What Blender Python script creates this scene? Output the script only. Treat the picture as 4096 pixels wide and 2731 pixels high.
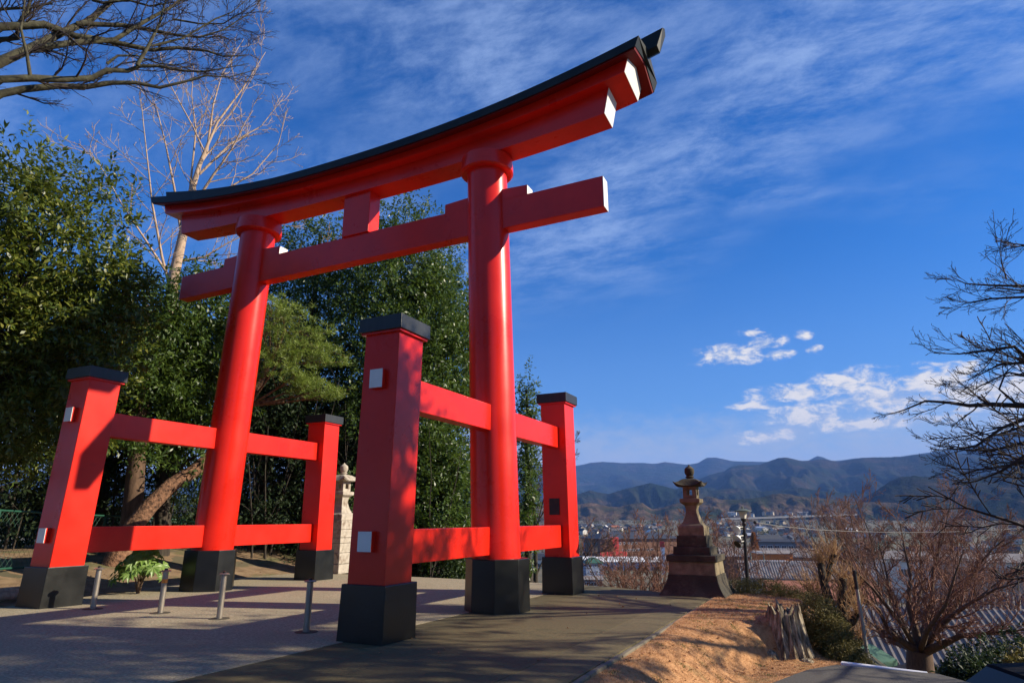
import bpy, bmesh, math, random
import numpy as np
from mathutils import Vector, Matrix
for o in list(bpy.data.objects): bpy.data.objects.remove(o)
SC = bpy.context.scene
COL = SC.collection
R = math.radians
# ------------------------------------------------------------------ camera
F_PX, YAW, PITCH, ROLL = 2496.6, R(-25.9009), R(15.7971), R(-0.0416)
CAM = np.array([9.6714, -11.2073, 1.6])
_f = np.array([math.sin(YAW)*math.cos(PITCH), math.cos(YAW)*math.cos(PITCH), math.sin(PITCH)])
_r0 = np.array([math.cos(YAW), -math.sin(YAW), 0.0]); _u0 = np.cross(_r0, _f)
_r = _r0*math.cos(ROLL)+_u0*math.sin(ROLL); _u = np.cross(_r, _f)
cd = bpy.data.cameras.new('camera'); cam = bpy.data.objects.new('camera', cd); COL.objects.link(cam)
M = Matrix(((_r[0], _u[0], -_f[0], CAM[0]), (_r[1], _u[1], -_f[1], CAM[1]), (_r[2], _u[2], -_f[2], CAM[2]), (0, 0, 0, 1)))
cam.matrix_world = M
cd.sensor_width = 36.0; cd.lens = 36.0*F_PX/4096.0; cd.clip_start = 0.05; cd.clip_end = 60000.0
SC.camera = cam
def ray(u, v):
    return _f+_r*((u-2048)/F_PX)+_u*((1365.5-v)/F_PX)
def at(u, v, dist):
    d = ray(u, v); return CAM+d*(dist/math.hypot(d[0], d[1]))
S2 = 4096/2352.0
# ------------------------------------------------------------------ sky and sun
SUN = Vector((9.86, 3.54, 5.51)).normalized()
SUN_EL = math.asin(SUN.z); SUN_ROT = math.atan2(SUN.x, SUN.y)
sl = bpy.data.lights.new('sun', 'SUN'); sl.energy = 5.0; sl.angle = R(0.53); sl.color = (1.0, 0.88, 0.70)
so = bpy.data.objects.new('sun', sl); COL.objects.link(so)
so.rotation_euler = (-SUN).to_track_quat('-Z', 'Y').to_euler(); so.location = (30, 12, 40)
world = bpy.data.worlds.new('World'); SC.world = world; world.use_nodes = True
SC.view_settings.view_transform = 'Standard'; SC.view_settings.look = 'None'
SC.view_settings.exposure = 0.88; SC.view_settings.gamma = 1.0; SC.view_settings.use_curve_mapping = False
def build_world():
    nt = world.node_tree; nt.nodes.clear(); N = nt.nodes.new; L = nt.links.new
    out = N('ShaderNodeOutputWorld')
    sky = N('ShaderNodeTexSky'); sky.sky_type = 'NISHITA'; sky.sun_disc = False
    sky.sun_elevation = SUN_EL; sky.sun_rotation = SUN_ROT; sky.altitude = 300; sky.air_density = 1.0; sky.dust_density = 0.2; sky.ozone_density = 2.5
    hs = N('ShaderNodeHueSaturation'); hs.inputs['Saturation'].default_value = 1.38; L(sky.outputs[0], hs.inputs['Color'])
    tint = N('ShaderNodeMix'); tint.data_type = 'RGBA'; tint.blend_type = 'MULTIPLY'; tint.inputs[0].default_value = 1.0; tint.inputs[7].default_value = SKY_TINT; L(hs.outputs[0], tint.inputs[6])
    def math_(op, a, b=None, clamp=False):
        n = N('ShaderNodeMath'); n.operation = op; n.use_clamp = clamp
        for i, x in enumerate((a, b)):
            if x is None: continue
            if isinstance(x, (int, float)): n.inputs[i].default_value = x
            else: L(x, n.inputs[i])
        return n.outputs[0]
    def smooth(x, a, b, hi=1.0):
        n = N('ShaderNodeMapRange'); n.interpolation_type = 'SMOOTHSTEP'
        L(x, n.inputs[0]); n.inputs[1].default_value = a; n.inputs[2].default_value = b; n.inputs[4].default_value = hi
        return n.outputs[0]
    tc = N('ShaderNodeTexCoord'); sep = N('ShaderNodeSeparateXYZ'); L(tc.outputs['Generated'], sep.inputs[0])
    x, y, z = sep.outputs
    def noise(vec, scale, det, rough, dist=0.0):
        n = N('ShaderNodeTexNoise'); n.noise_dimensions = '2D'; n.inputs['Scale'].default_value = scale; n.inputs['Detail'].default_value = det
        n.inputs['Roughness'].default_value = rough; n.inputs['Distortion'].default_value = dist; L(vec, n.inputs['Vector']); return n.outputs['Fac']
    def over(base, fac, col):
        n = N('ShaderNodeMix'); n.data_type = 'RGBA'; L(fac, n.inputs[0]); L(base, n.inputs[6])
        if isinstance(col, tuple): n.inputs[7].default_value = col
        else: L(col, n.inputs[7])
        return n.outputs[2]
    # high cirrus on a flat cloud deck
    zz = math_('ADD', math_('MAXIMUM', z, 0.0), 0.16)
    cb = N('ShaderNodeCombineXYZ'); L(math_('DIVIDE', x, zz), cb.inputs[0]); L(math_('DIVIDE', y, zz), cb.inputs[1])
    mp = N('ShaderNodeMapping'); L(cb.outputs[0], mp.inputs[0]); mp.inputs['Rotation'].default_value = (0, 0, R(CIR[0])); mp.inputs['Scale'].default_value = (0.9, 1.7, 1)
    mp2 = N('ShaderNodeMapping'); L(cb.outputs[0], mp2.inputs[0]); mp2.inputs['Rotation'].default_value = (0, 0, R(CIR[1])); mp2.inputs['Scale'].default_value = (0.45, 1.0, 1); mp2.inputs['Location'].default_value = (CIR[2], CIR[3], 0)
    fine = noise(mp.outputs[0], 5.0, 8, 0.70, 0.12); big = noise(mp2.outputs[0], 1.3, 3, 0.5, 0.2)
    cirrus = math_('MULTIPLY', smooth(big, 0.36, 0.64), smooth(fine, 0.26, 0.80))
    cirrus = math_('MULTIPLY', cirrus, smooth(z, 0.22, 0.46, 0.80))
    c = over(over(tint.outputs[2], smooth(z, 0.42, 0.06, 0.36), (2.6, 4.0, 7.2, 1)), cirrus, CIR_COL)
    bg0 = N('ShaderNodeBackground'); bg0.inputs['Strength'].default_value = SKY_STR; L(c, bg0.inputs['Color'])
    # near the skyline: a pale band all round and fair-weather cumulus placed by azimuth and elevation
    az = math_('ARCTAN2', x, y); el = math_('ARCSINE', z); cv = N('ShaderNodeCombineXYZ'); L(az, cv.inputs[0]); L(el, cv.inputs[1])
    st = N('ShaderNodeVectorMath'); st.operation = 'MULTIPLY'; L(cv.outputs[0], st.inputs[0]); st.inputs[1].default_value = (1.0, 2.0, 1.0)
    n1 = noise(st.outputs[0], 30, 9, 0.64, 0.25)
    m = None; mu = None
    for (u, v, su, sv) in ((2930, 1418, 150, 36), (3060, 1372, 80, 26), (3000, 1332, 50, 16), (3215, 1340, 30, 17), (3262, 1398, 28, 15), (3100, 1420, 60, 18),
                           (3170, 1574, 150, 34), (3390, 1535, 150, 50), (3560, 1590, 260, 62), (3740, 1515, 180, 48), (3980, 1560, 300, 75), (3230, 1665, 150, 52), (3470, 1692, 240, 26),
                           (3060, 1750, 130, 24), (3165, 1722, 80, 30), (3010, 1622, 80, 20), (4330, 1600, 340, 60)):
        d = ray(u, v); a0 = math.atan2(d[0], d[1]); e0 = math.asin(d[2]/np.linalg.norm(d)); sa, se = su/2750.0, sv/2750.0
        ma = N('ShaderNodeVectorMath'); ma.operation = 'MULTIPLY_ADD'; L(cv.outputs[0], ma.inputs[0]); ma.inputs[1].default_value = (1/sa, 1/se, 0); ma.inputs[2].default_value = (-a0/sa, -e0/se, 0)
        ln = N('ShaderNodeVectorMath'); ln.operation = 'LENGTH'; L(ma.outputs[0], ln.inputs[0]); m = ln.outputs['Value'] if m is None else math_('MINIMUM', m, ln.outputs['Value'])
    inner = math_('SUBTRACT', 1.0, math_('MULTIPLY', m, 0.62), True)
    dens = math_('ADD', inner, math_('MULTIPLY', math_('SUBTRACT', n1, 0.5), 2.3))
    dens = math_('MULTIPLY', smooth(dens, 0.12, 0.95), smooth(inner, 0.02, 0.25))
    band = smooth(math_('ADD', el, math_('MULTIPLY', math_('SUBTRACT', n1, 0.5), 0.07)), 0.175, 0.065, 0.75)
    cc = N('ShaderNodeMix'); cc.data_type = 'RGBA'; L(smooth(n1, 0.62, 0.36, 0.85), cc.inputs[0]); cc.inputs[6].default_value = CUM_HI; cc.inputs[7].default_value = CUM_LO
    c2 = over(over(c, band, BAND_COL), dens, cc.outputs[2])
    bg1 = N('ShaderNodeBackground'); bg1.inputs['Strength'].default_value = SKY_STR; L(c2, bg1.inputs['Color'])
    low = math_('LESS_THAN', z, 0.36); mx = N('ShaderNodeMixShader'); L(low, mx.inputs[0]); L(bg0.outputs[0], mx.inputs[1]); L(bg1.outputs[0], mx.inputs[2])
    L(mx.outputs[0], out.inputs[0])
SKY_STR = 0.066; SKY_TINT = (0.36, 0.88, 1.30, 1); CIR = (-20, 20, 5.5, 6.1); CIR_COL = (3.0, 4.3, 7.2, 1); CUM_HI = (9.4, 8.7, 7.6, 1); CUM_LO = (4.0, 4.8, 6.4, 1); BAND_COL = (6.4, 6.2, 5.9, 1)
build_world()
# ------------------------------------------------------------------ helpers
rng = np.random.default_rng(7); random.seed(7)
MATS = {}
def link(o, parent=None):
    COL.objects.link(o)
    if parent is not None: o.parent = parent
    return o
def tag(o, label=None, cat=None, group=None, kind=None):
    if label: o['label'] = label
    if cat: o['category'] = cat
    if group: o['group'] = group
    if kind: o['kind'] = kind
    return o
def empty(name, loc=(0, 0, 0), rz=0.0, label=None, cat=None, group=None):
    o = bpy.data.objects.new(name, None); o.location = loc; o.rotation_euler = (0, 0, rz); o.empty_display_size = 0.3
    COL.objects.link(o); return tag(o, label, cat, group)
def me_obj(name, me, mat=None, parent=None, smooth=False):
    if mat is not None:
        for m in (mat if isinstance(mat, (list, tuple)) else [mat]): me.materials.append(MATS[m] if isinstance(m, str) else m)
    if smooth: me.polygons.foreach_set('use_smooth', np.ones(len(me.polygons), dtype=bool))
    return link(bpy.data.objects.new(name, me), parent)
def arr_mesh(name, V, Q, midx=None):
    """V (n,3); Q (m,k) faces all with k corners"""
    me = bpy.data.meshes.new(name); V = np.ascontiguousarray(V, dtype=np.float32); Q = np.ascontiguousarray(Q, dtype=np.int32)
    me.vertices.add(len(V)); me.vertices.foreach_set('co', V.ravel())
    k = Q.shape[1]; me.loops.add(Q.size); me.loops.foreach_set('vertex_index', Q.ravel())
    me.polygons.add(len(Q)); me.polygons.foreach_set('loop_start', np.arange(0, Q.size, k, dtype=np.int32))
    if midx is not None: me.polygons.foreach_set('material_index', np.ascontiguousarray(midx, dtype=np.int32))
    me.update(calc_edges=True); me.validate(); return me
class MB:
    """collects polygons into one mesh"""
    def __init__(s): s.v = []; s.f = []; s.m = []
    def poly(s, pts, mi=0):
        b = len(s.v); s.v += [tuple(map(float, p)) for p in pts]; s.f.append(tuple(range(b, b+len(pts)))); s.m.append(mi)
    def hexa(s, b4, t4, mi=0):
        """bottom 4 (ccw from above) and top 4"""
        b = len(s.v); s.v += [tuple(map(float, p)) for p in list(b4)+list(t4)]
        for f in ((3, 2, 1, 0), (4, 5, 6, 7), (0, 1, 5, 4), (1, 2, 6, 5), (2, 3, 7, 6), (3, 0, 4, 7)):
            s.f.append(tuple(b+i for i in f)); s.m.append(mi)
    def box(s, x0, x1, y0, y1, z0, z1, mi=0):
        s.hexa([(x0, y0, z0), (x1, y0, z0), (x1, y1, z0), (x0, y1, z0)], [(x0, y0, z1), (x1, y0, z1), (x1, y1, z1), (x0, y1, z1)], mi)
    def frus(s, cx, cy, z0, z1, hx0, hy0, hx1, hy1, mi=0, ox=0, oy=0):
        q = lambda hx, hy, z, a, b: [(cx-hx+a, cy-hy+b, z), (cx+hx+a, cy-hy+b, z), (cx+hx+a, cy+hy+b, z), (cx-hx+a, cy+hy+b, z)]
        s.hexa(q(hx0, hy0, z0, 0, 0), q(hx1, hy1, z1, ox, oy), mi)
    def rings(s, rs, mi=0, cap=True):
        """rs: list of rings (same count of points)"""
        b = len(s.v); n = len(rs[0])
        for r in rs: s.v += [tuple(map(float, p)) for p in r]
        for i in range(len(rs)-1):
            for j in range(n):
                k = (j+1) % n; s.f.append((b+i*n+j, b+i*n+k, b+(i+1)*n+k, b+(i+1)*n+j)); s.m.append(mi)
        if cap:
            s.f.append(tuple(b+j for j in range(n-1, -1, -1))); s.m.append(mi)
            s.f.append(tuple(b+(len(rs)-1)*n+j for j in range(n))); s.m.append(mi)
    def lathe(s, prof, n=24, cx=0, cy=0, mi=0, a0=0.0, sq=False):
        rs = []
        for r, z in prof: rs.append([(cx+r*math.cos(a0+2*math.pi*j/n), cy+r*math.sin(a0+2*math.pi*j/n), z) for j in range(n)])
        s.rings(rs, mi)
    def tube(s, pts, rad, n=8, mi=0):
        pts = [Vector(p) for p in pts]; rs = []
        for i, p in enumerate(pts):
            t = (pts[min(i+1, len(pts)-1)]-pts[max(i-1, 0)]).normalized()
            a = t.orthogonal().normalized() if i == 0 else (a-t*a.dot(t)).normalized()
            b = t.cross(a); r = rad[i] if isinstance(rad, (list, tuple)) else rad
            rs.append([p+a*(r*math.cos(2*math.pi*j/n))+b*(r*math.sin(2*math.pi*j/n)) for j in range(n)])
        s.rings(rs, mi)
    def build(s, name, mat, parent=None, bevel=0.0, smooth=False, seg=2):
        me = bpy.data.meshes.new(name); me.from_pydata(s.v, [], s.f)
        me.polygons.foreach_set('material_index', np.array(s.m, dtype=np.int32))
        bm = bmesh.new(); bm.from_mesh(me); bmesh.ops.recalc_face_normals(bm, faces=bm.faces)
        if bevel:
            es = [e for e in bm.edges if len(e.link_faces) == 2 and e.calc_face_angle(0) > 0.35]
            bmesh.ops.bevel(bm, geom=es, offset=bevel, segments=seg, affect='EDGES', profile=0.5, clamp_overlap=True)
        bm.to_mesh(me); bm.free()
        o = me_obj(name, me, mat, parent)
        if smooth:
            me.polygons.foreach_set('use_smooth', np.ones(len(me.polygons), dtype=bool))
            try: me.set_sharp_from_angle(angle=R(35))
            except Exception: pass
        return o
def copy_tree(o, parent=None, mats=None):
    c = o.copy(); COL.objects.link(c); c.parent = parent
    for ch in o.children: copy_tree(ch, c)
    return c
# value noise for numpy
_T = np.random.default_rng(3).random((256, 256))
def vnoise(x, y):
    x = np.asarray(x, float); y = np.asarray(y, float)
    xi = np.floor(x).astype(int); yi = np.floor(y).astype(int); fx = x-xi; fy = y-yi
    fx = fx*fx*(3-2*fx); fy = fy*fy*(3-2*fy); g = lambda a, b: _T[a & 255, b & 255]
    return (g(xi, yi)*(1-fx)+g(xi+1, yi)*fx)*(1-fy)+(g(xi, yi+1)*(1-fx)+g(xi+1, yi+1)*fx)*fy
def fbm(x, y, o=5, g=0.5):
    s = 0; a = 1.0; t = 0
    for i in range(o): s = s+a*vnoise(np.asarray(x)*2**i+17*i, np.asarray(y)*2**i+31*i); t += a; a *= g
    return s/t
def sstep(t):
    t = np.clip(t, 0, 1); return t*t*(3-2*t)
# ------------------------------------------------------------------ materials
def pm(name, cols, scale=4.0, det=6, rough=0.6, bump=0.0, bscale=None, spec=0.5, coat=0.0, metal=0.0, stretch=None, rvar=0.0, nrough=0.6, bdist=0.02, sec=None):
    """cols: list of (pos, rgb) over a noise, or one rgb.  sec = (scale, lo, hi, rgb, amount): a second layer of stains"""
    m = bpy.data.materials.new(name); m.use_nodes = True; nt = m.node_tree; N = nt.nodes.new; L = nt.links.new
    b = nt.nodes['Principled BSDF']; b.inputs['Roughness'].default_value = rough; b.inputs['Metallic'].default_value = metal
    b.inputs['Specular IOR Level'].default_value = spec; b.inputs['Coat Weight'].default_value = coat; b.inputs['Coat Roughness'].default_value = 0.08
    tc = N('ShaderNodeTexCoord'); vec = tc.outputs['Object']
    if stretch:
        mp = N('ShaderNodeMapping'); mp.inputs['Scale'].default_value = stretch; L(vec, mp.inputs[0]); vec = mp.outputs[0]
    n = N('ShaderNodeTexNoise'); n.inputs['Scale'].default_value = scale; n.inputs['Detail'].default_value = det; n.inputs['Roughness'].default_value = nrough; L(vec, n.inputs['Vector'])
    if isinstance(cols, tuple): cols = [(0.3, tuple(c*0.9 for c in cols)), (0.7, tuple(min(1, c*1.08) for c in cols))]
    r = N('ShaderNodeValToRGB'); L(n.outputs['Fac'], r.inputs[0])
    while len(r.color_ramp.elements) < len(cols): r.color_ramp.elements.new(0.5)
    for e, (p, c) in zip(r.color_ramp.elements, cols): e.position = p; e.color = tuple(c)+(1,)
    col = r.outputs[0]
    if sec:
        for (sc, lo, hi, rgb, amt) in (sec if isinstance(sec, list) else [sec]):
            n2 = N('ShaderNodeTexNoise'); n2.inputs['Scale'].default_value = sc; n2.inputs['Detail'].default_value = 5; L(tc.outputs['Object'] if not stretch else vec, n2.inputs['Vector'])
            mr = N('ShaderNodeMapRange'); L(n2.outputs['Fac'], mr.inputs[0]); mr.inputs[1].default_value = lo; mr.inputs[2].default_value = hi; mr.inputs[4].default_value = amt
            mx = N('ShaderNodeMix'); mx.data_type = 'RGBA'; L(mr.outputs[0], mx.inputs[0]); L(col, mx.inputs[6]); mx.inputs[7].default_value = tuple(rgb)+(1,); col = mx.outputs[2]
    L(col, b.inputs['Base Color'])
    if rvar:
        mr = N('ShaderNodeMapRange'); L(n.outputs['Fac'], mr.inputs[0]); mr.inputs[3].default_value = rough-rvar; mr.inputs[4].default_value = rough+rvar; L(mr.outputs[0], b.inputs['Roughness'])
    if bump:
        bn = N('ShaderNodeTexNoise'); bn.inputs['Scale'].default_value = bscale or scale*4; bn.inputs['Detail'].default_value = 5; L(vec, bn.inputs['Vector'])
        bp = N('ShaderNodeBump'); bp.inputs['Strength'].default_value = bump; bp.inputs['Distance'].default_value = bdist; L(bn.outputs['Fac'], bp.inputs['Height']); L(bp.outputs[0], b.inputs['Normal'])
    MATS[name] = m; return m
def leafmat(name, cols, rough=0.38, trans=0.28, tcol=(0.22, 0.30, 0.04), spec=0.5):
    m = bpy.data.materials.new(name); m.use_nodes = True; nt = m.node_tree; N = nt.nodes.new; L = nt.links.new
    b = nt.nodes['Principled BSDF']; b.inputs['Roughness'].default_value = rough; b.inputs['Specular IOR Level'].default_value = spec
    g = N('ShaderNodeNewGeometry'); r = N('ShaderNodeValToRGB'); L(g.outputs['Random Per Island'], r.inputs[0])
    while len(r.color_ramp.elements) < len(cols): r.color_ramp.elements.new(0.5)
    for i, (e, c) in enumerate(zip(r.color_ramp.elements, cols)): e.position = i/(len(cols)-1); e.color = tuple(c)+(1,)
    L(r.outputs[0], b.inputs['Base Color'])
    t = N('ShaderNodeBsdfTranslucent'); t.inputs[0].default_value = tuple(tcol)+(1,)
    mx = N('ShaderNodeMixShader'); mx.inputs[0].default_value = trans; L(b.outputs[0], mx.inputs[1]); L(t.outputs[0], mx.inputs[2])
    L(mx.outputs[0], nt.nodes['Material Output'].inputs[0]); MATS[name] = m; return m
pm('vermilion', [(0.35, (0.66, 0.016, 0.006)), (0.65, (0.74, 0.021, 0.008))], scale=1.3, rough=0.3, spec=0.32, coat=0.12, rvar=0.12, bump=0.03, bscale=9, sec=[(1.1, 0.50, 0.75, (0.56, 0.014, 0.006), 0.7), (5.0, 0.62, 0.80, (0.46, 0.018, 0.010), 0.45)])
pm('soffit_shaded_red', (0.16, 0.006, 0.004), scale=2, rough=0.6, spec=0.2)  # gate red darkened: the shade under the roof is put into the colour
pm('black_paint', [(0.4, (0.0040, 0.0046, 0.0036)), (0.7, (0.0085, 0.0090, 0.0070))], scale=3, rough=0.34, spec=0.5, rvar=0.1, bump=0.05, bscale=30, sec=(7, 0.68, 0.80, (0.05, 0.05, 0.045), 0.3))
pm('roof_metal', [(0.4, (0.012, 0.016, 0.015)), (0.7, (0.022, 0.027, 0.024))], scale=2, rough=0.5, spec=0.2)
pm('cap_metal', [(0.3, (0.012, 0.014, 0.014)), (0.7, (0.026, 0.028, 0.028))], scale=3, rough=0.4, spec=0.5, stretch=(6, 6, 0.6))
pm('white_paint', [(0.3, (0.74, 0.72, 0.66)), (0.7, (0.82, 0.80, 0.74))], scale=3, rough=0.45)
pm('asphalt', [(0.34, (0.15, 0.126, 0.078)), (0.5, (0.30, 0.252, 0.160)), (0.66, (0.50, 0.43, 0.29))], scale=28, det=8, rough=0.9, bump=0.8, bscale=45, nrough=0.75, bdist=0.012, sec=[(0.5, 0.45, 0.7, (0.24, 0.200, 0.122), 0.5), (2.5, 0.60, 0.8, (0.16, 0.135, 0.085), 0.45)])
pm('brown_paving', [(0.32, (0.055, 0.044, 0.017)), (0.5, (0.098, 0.079, 0.031)), (0.70, (0.155, 0.125, 0.052))], scale=22, det=8, rough=0.92, bump=0.5, bscale=70, nrough=0.75, bdist=0.01, sec=[(0.6, 0.42, 0.68, (0.085, 0.066, 0.026), 0.7), (1.7, 0.58, 0.75, (0.040, 0.043, 0.016), 0.6)])
pm('brown_margin', [(0.32, (0.070, 0.055, 0.023)), (0.5, (0.118, 0.094, 0.040)), (0.70, (0.18, 0.145, 0.066))], scale=16, det=8, rough=0.92, bump=0.5, bscale=60, nrough=0.75, bdist=0.01, sec=[(0.9, 0.45, 0.68, (0.10, 0.078, 0.034), 0.7), (2.1, 0.56, 0.72, (0.050, 0.050, 0.020), 0.6)])
pm('lower_asphalt', [(0.3, (0.055, 0.05, 0.042)), (0.7, (0.10, 0.092, 0.078))], scale=30, det=8, rough=0.9, bump=0.4, bscale=60, bdist=0.01)
pm('dirt', [(0.3, (0.13, 0.082, 0.042)), (0.5, (0.22, 0.145, 0.078)), (0.75, (0.30, 0.21, 0.12))], scale=3.0, det=9, rough=0.95, bump=0.6, bscale=18, bdist=0.03, sec=(1.1, 0.52, 0.66, (0.085, 0.10, 0.032), 0.75))
pm('dry_turf', [(0.3, (0.24, 0.115, 0.042)), (0.5, (0.41, 0.205, 0.083)), (0.75, (0.54, 0.30, 0.135))], scale=9.0, det=9, rough=0.95, bump=0.7, bscale=60, bdist=0.02, sec=(2.2, 0.58, 0.72, (0.11, 0.12, 0.04), 0.6))
pm('slope_ground', [(0.3, (0.05, 0.05, 0.025)), (0.5, (0.10, 0.085, 0.045)), (0.7, (0.17, 0.13, 0.075))], scale=0.05, det=10, rough=1.0, nrough=0.7, sec=[(0.012, 0.5, 0.62, (0.075, 0.085, 0.035), 0.8)])
pm('kerb_concrete', (0.17, 0.145, 0.10), scale=8, rough=0.9, bump=0.3)
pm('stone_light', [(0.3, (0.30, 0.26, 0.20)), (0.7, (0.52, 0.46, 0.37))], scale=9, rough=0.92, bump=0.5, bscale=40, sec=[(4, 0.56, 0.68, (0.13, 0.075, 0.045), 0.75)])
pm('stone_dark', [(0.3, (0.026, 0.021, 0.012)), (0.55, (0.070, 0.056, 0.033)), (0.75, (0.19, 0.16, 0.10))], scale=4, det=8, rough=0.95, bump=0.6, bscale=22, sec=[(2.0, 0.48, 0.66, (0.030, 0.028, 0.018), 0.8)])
pm('stone_mid', [(0.3, (0.12, 0.090, 0.048)), (0.7, (0.29, 0.23, 0.13))], scale=6, det=8, rough=0.95, bump=0.5, bscale=30, sec=[(3.0, 0.55, 0.72, (0.07, 0.06, 0.04), 0.6)])
pm('steel', [(0.35, (0.30, 0.26, 0.21)), (0.7, (0.46, 0.41, 0.34))], scale=7, rough=0.42, metal=0.75, stretch=(3, 3, 0.5), sec=(6, 0.6, 0.75, (0.12, 0.07, 0.04), 0.6))
pm('tar_patch', (0.060, 0.052, 0.034), scale=20, rough=0.9, bump=0.4)
pm('orange_tape', (0.75, 0.24, 0.03), rough=0.5)
pm('dark_metal', (0.012, 0.010, 0.010), rough=0.45, sec=(4, 0.55, 0.7, (0.09, 0.035, 0.015), 0.6))
pm('lamp_glass', (0.62, 0.58, 0.48), rough=0.3)
pm('lamp_green', (0.10, 0.12, 0.09), rough=0.6)
pm('reflector', (0.72, 0.72, 0.70), rough=0.35)
pm('cable', (0.30, 0.27, 0.22), rough=0.6)
pm('rail_white', (0.80, 0.79, 0.77), rough=0.5)
pm('pole_grey', (0.30, 0.27, 0.22), rough=0.6)
pm('green_fence', (0.010, 0.075, 0.045), rough=0.6)
pm('bark_dark', [(0.3, (0.022, 0.017, 0.012)), (0.7, (0.062, 0.048, 0.034))], scale=5, det=7, rough=0.95, bump=0.7, bscale=14, stretch=(3, 3, 0.7), bdist=0.03, sec=(3, 0.62, 0.74, (0.12, 0.14, 0.08), 0.6))
pm('bark_moss', [(0.3, (0.030, 0.024, 0.016)), (0.6, (0.085, 0.080, 0.045)), (0.8, (0.16, 0.16, 0.11))], scale=6, det=7, rough=0.95, bump=0.6, bscale=18, bdist=0.02)
pm('bark_pale', [(0.3, (0.26, 0.175, 0.115)), (0.7, (0.52, 0.38, 0.26))], scale=6, det=7, rough=0.9, bump=0.5, bscale=16, stretch=(2, 2, 0.6), bdist=0.03)
pm('bark_pine', [(0.35, (0.040, 0.020, 0.012)), (0.5, (0.17, 0.088, 0.048)), (0.75, (0.32, 0.17, 0.095))], scale=11, det=6, rough=0.95, bump=1.0, bscale=14, bdist=0.05)
pm('bark_twig', [(0.3, (0.15, 0.068, 0.042)), (0.7, (0.27, 0.125, 0.078))], scale=3, rough=0.9)
pm('bark_cherry', [(0.3, (0.020, 0.014, 0.012)), (0.7, (0.055, 0.038, 0.030))], scale=6, rough=0.85, bump=0.4)
pm('bark_brown', [(0.3, (0.060, 0.036, 0.022)), (0.7, (0.15, 0.090, 0.055))], scale=4, rough=0.95, bump=0.5, stretch=(3, 3, 0.8))
pm('bark_gold', [(0.3, (0.28, 0.15, 0.065)), (0.7, (0.48, 0.29, 0.13))], scale=4, rough=0.85)
pm('stump_wood', [(0.36, (0.045, 0.034, 0.020)), (0.5, (0.22, 0.17, 0.105)), (0.68, (0.52, 0.44, 0.31))], scale=5, det=9, rough=0.95, bump=1.0, bscale=9, stretch=(4.5, 4.5, 0.5), bdist=0.05)
leafmat('leaf_near', [(0.026, 0.048, 0.008), (0.060, 0.092, 0.012), (0.12, 0.150, 0.020), (0.19, 0.19, 0.03)], rough=0.42, trans=0.25, tcol=(0.20, 0.26, 0.03))
leafmat('leaf_far', [(0.024, 0.052, 0.010), (0.050, 0.095, 0.016), (0.090, 0.135, 0.022)], rough=0.42, trans=0.25, tcol=(0.14, 0.22, 0.03))
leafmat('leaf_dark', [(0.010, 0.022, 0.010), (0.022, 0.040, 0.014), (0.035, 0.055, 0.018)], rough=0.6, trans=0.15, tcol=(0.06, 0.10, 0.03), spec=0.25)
leafmat('leaf_pine', [(0.10, 0.15, 0.022), (0.17, 0.24, 0.03), (0.25, 0.31, 0.05)], rough=0.5, trans=0.3, tcol=(0.22, 0.32, 0.04))
leafmat('leaf_fatsia', [(0.11, 0.20, 0.035), (0.18, 0.30, 0.06), (0.25, 0.36, 0.09)], rough=0.45, trans=0.3, tcol=(0.20, 0.36, 0.05))
leafmat('leaf_moss', [(0.085, 0.078, 0.018), (0.15, 0.125, 0.028), (0.22, 0.165, 0.040)], rough=0.7, trans=0.2, tcol=(0.16, 0.14, 0.03))
leafmat('blade', [(0.32, 0.13, 0.048), (0.50, 0.26, 0.11), (0.68, 0.42, 0.22)], rough=0.7, trans=0.25, tcol=(0.45, 0.27, 0.12))
leafmat('dead_leaf', [(0.16, 0.06, 0.025), (0.28, 0.12, 0.05), (0.36, 0.22, 0.10)], rough=0.6, trans=0.2, tcol=(0.3, 0.14, 0.04))
leafmat('larch', [(0.24, 0.095, 0.035), (0.34, 0.15, 0.06)], rough=0.8, trans=0.2, tcol=(0.4, 0.17, 0.05))
leafmat('green_tuft', [(0.06, 0.10, 0.03), (0.10, 0.14, 0.045)], rough=0.7, trans=0.25, tcol=(0.2, 0.25, 0.05))
# ------------------------------------------------------------------ the ground
TILT = -0.0131
def gz(x, y): return -0.0024*np.clip(x, -12, 12)*0.5+TILT*(np.clip(y, -30, 8)+3.544)
PLATEAU = np.array([(-16, -60), (-15, 2), (-11.5, 9.5), (-5.5, 10.0), (-4.2, 6.4), (-2.0, 6.05), (3.9, 6.0), (6.3, 5.35), (8.2, 5.6), (8.95, 4.6), (9.0, 2.0), (9.35, 1.45), (9.8, 0.85), (10.8, 0.72), (12.4, -1.5), (15, -8), (16, -60)], float)
def sdist(x, y, P=PLATEAU):
    """distance outside the polygon, negative inside"""
    x = np.asarray(x, float); y = np.asarray(y, float); best = np.full(x.shape, 1e18); ins = np.zeros(x.shape, bool)
    for i in range(len(P)):
        ax, ay = P[i]; bx, by = P[(i+1) % len(P)]; dx, dy = bx-ax, by-ay
        t = np.clip(((x-ax)*dx+(y-ay)*dy)/(dx*dx+dy*dy), 0, 1)
        best = np.minimum(best, (x-ax-t*dx)**2+(y-ay-t*dy)**2)
        c = ((ay > y) != (by > y)) & (x < (bx-ax)*(y-ay)/((by-ay) if by != ay else 1e-9)+ax); ins ^= c
    d = np.sqrt(best); return np.where(ins, -d, d)
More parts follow.
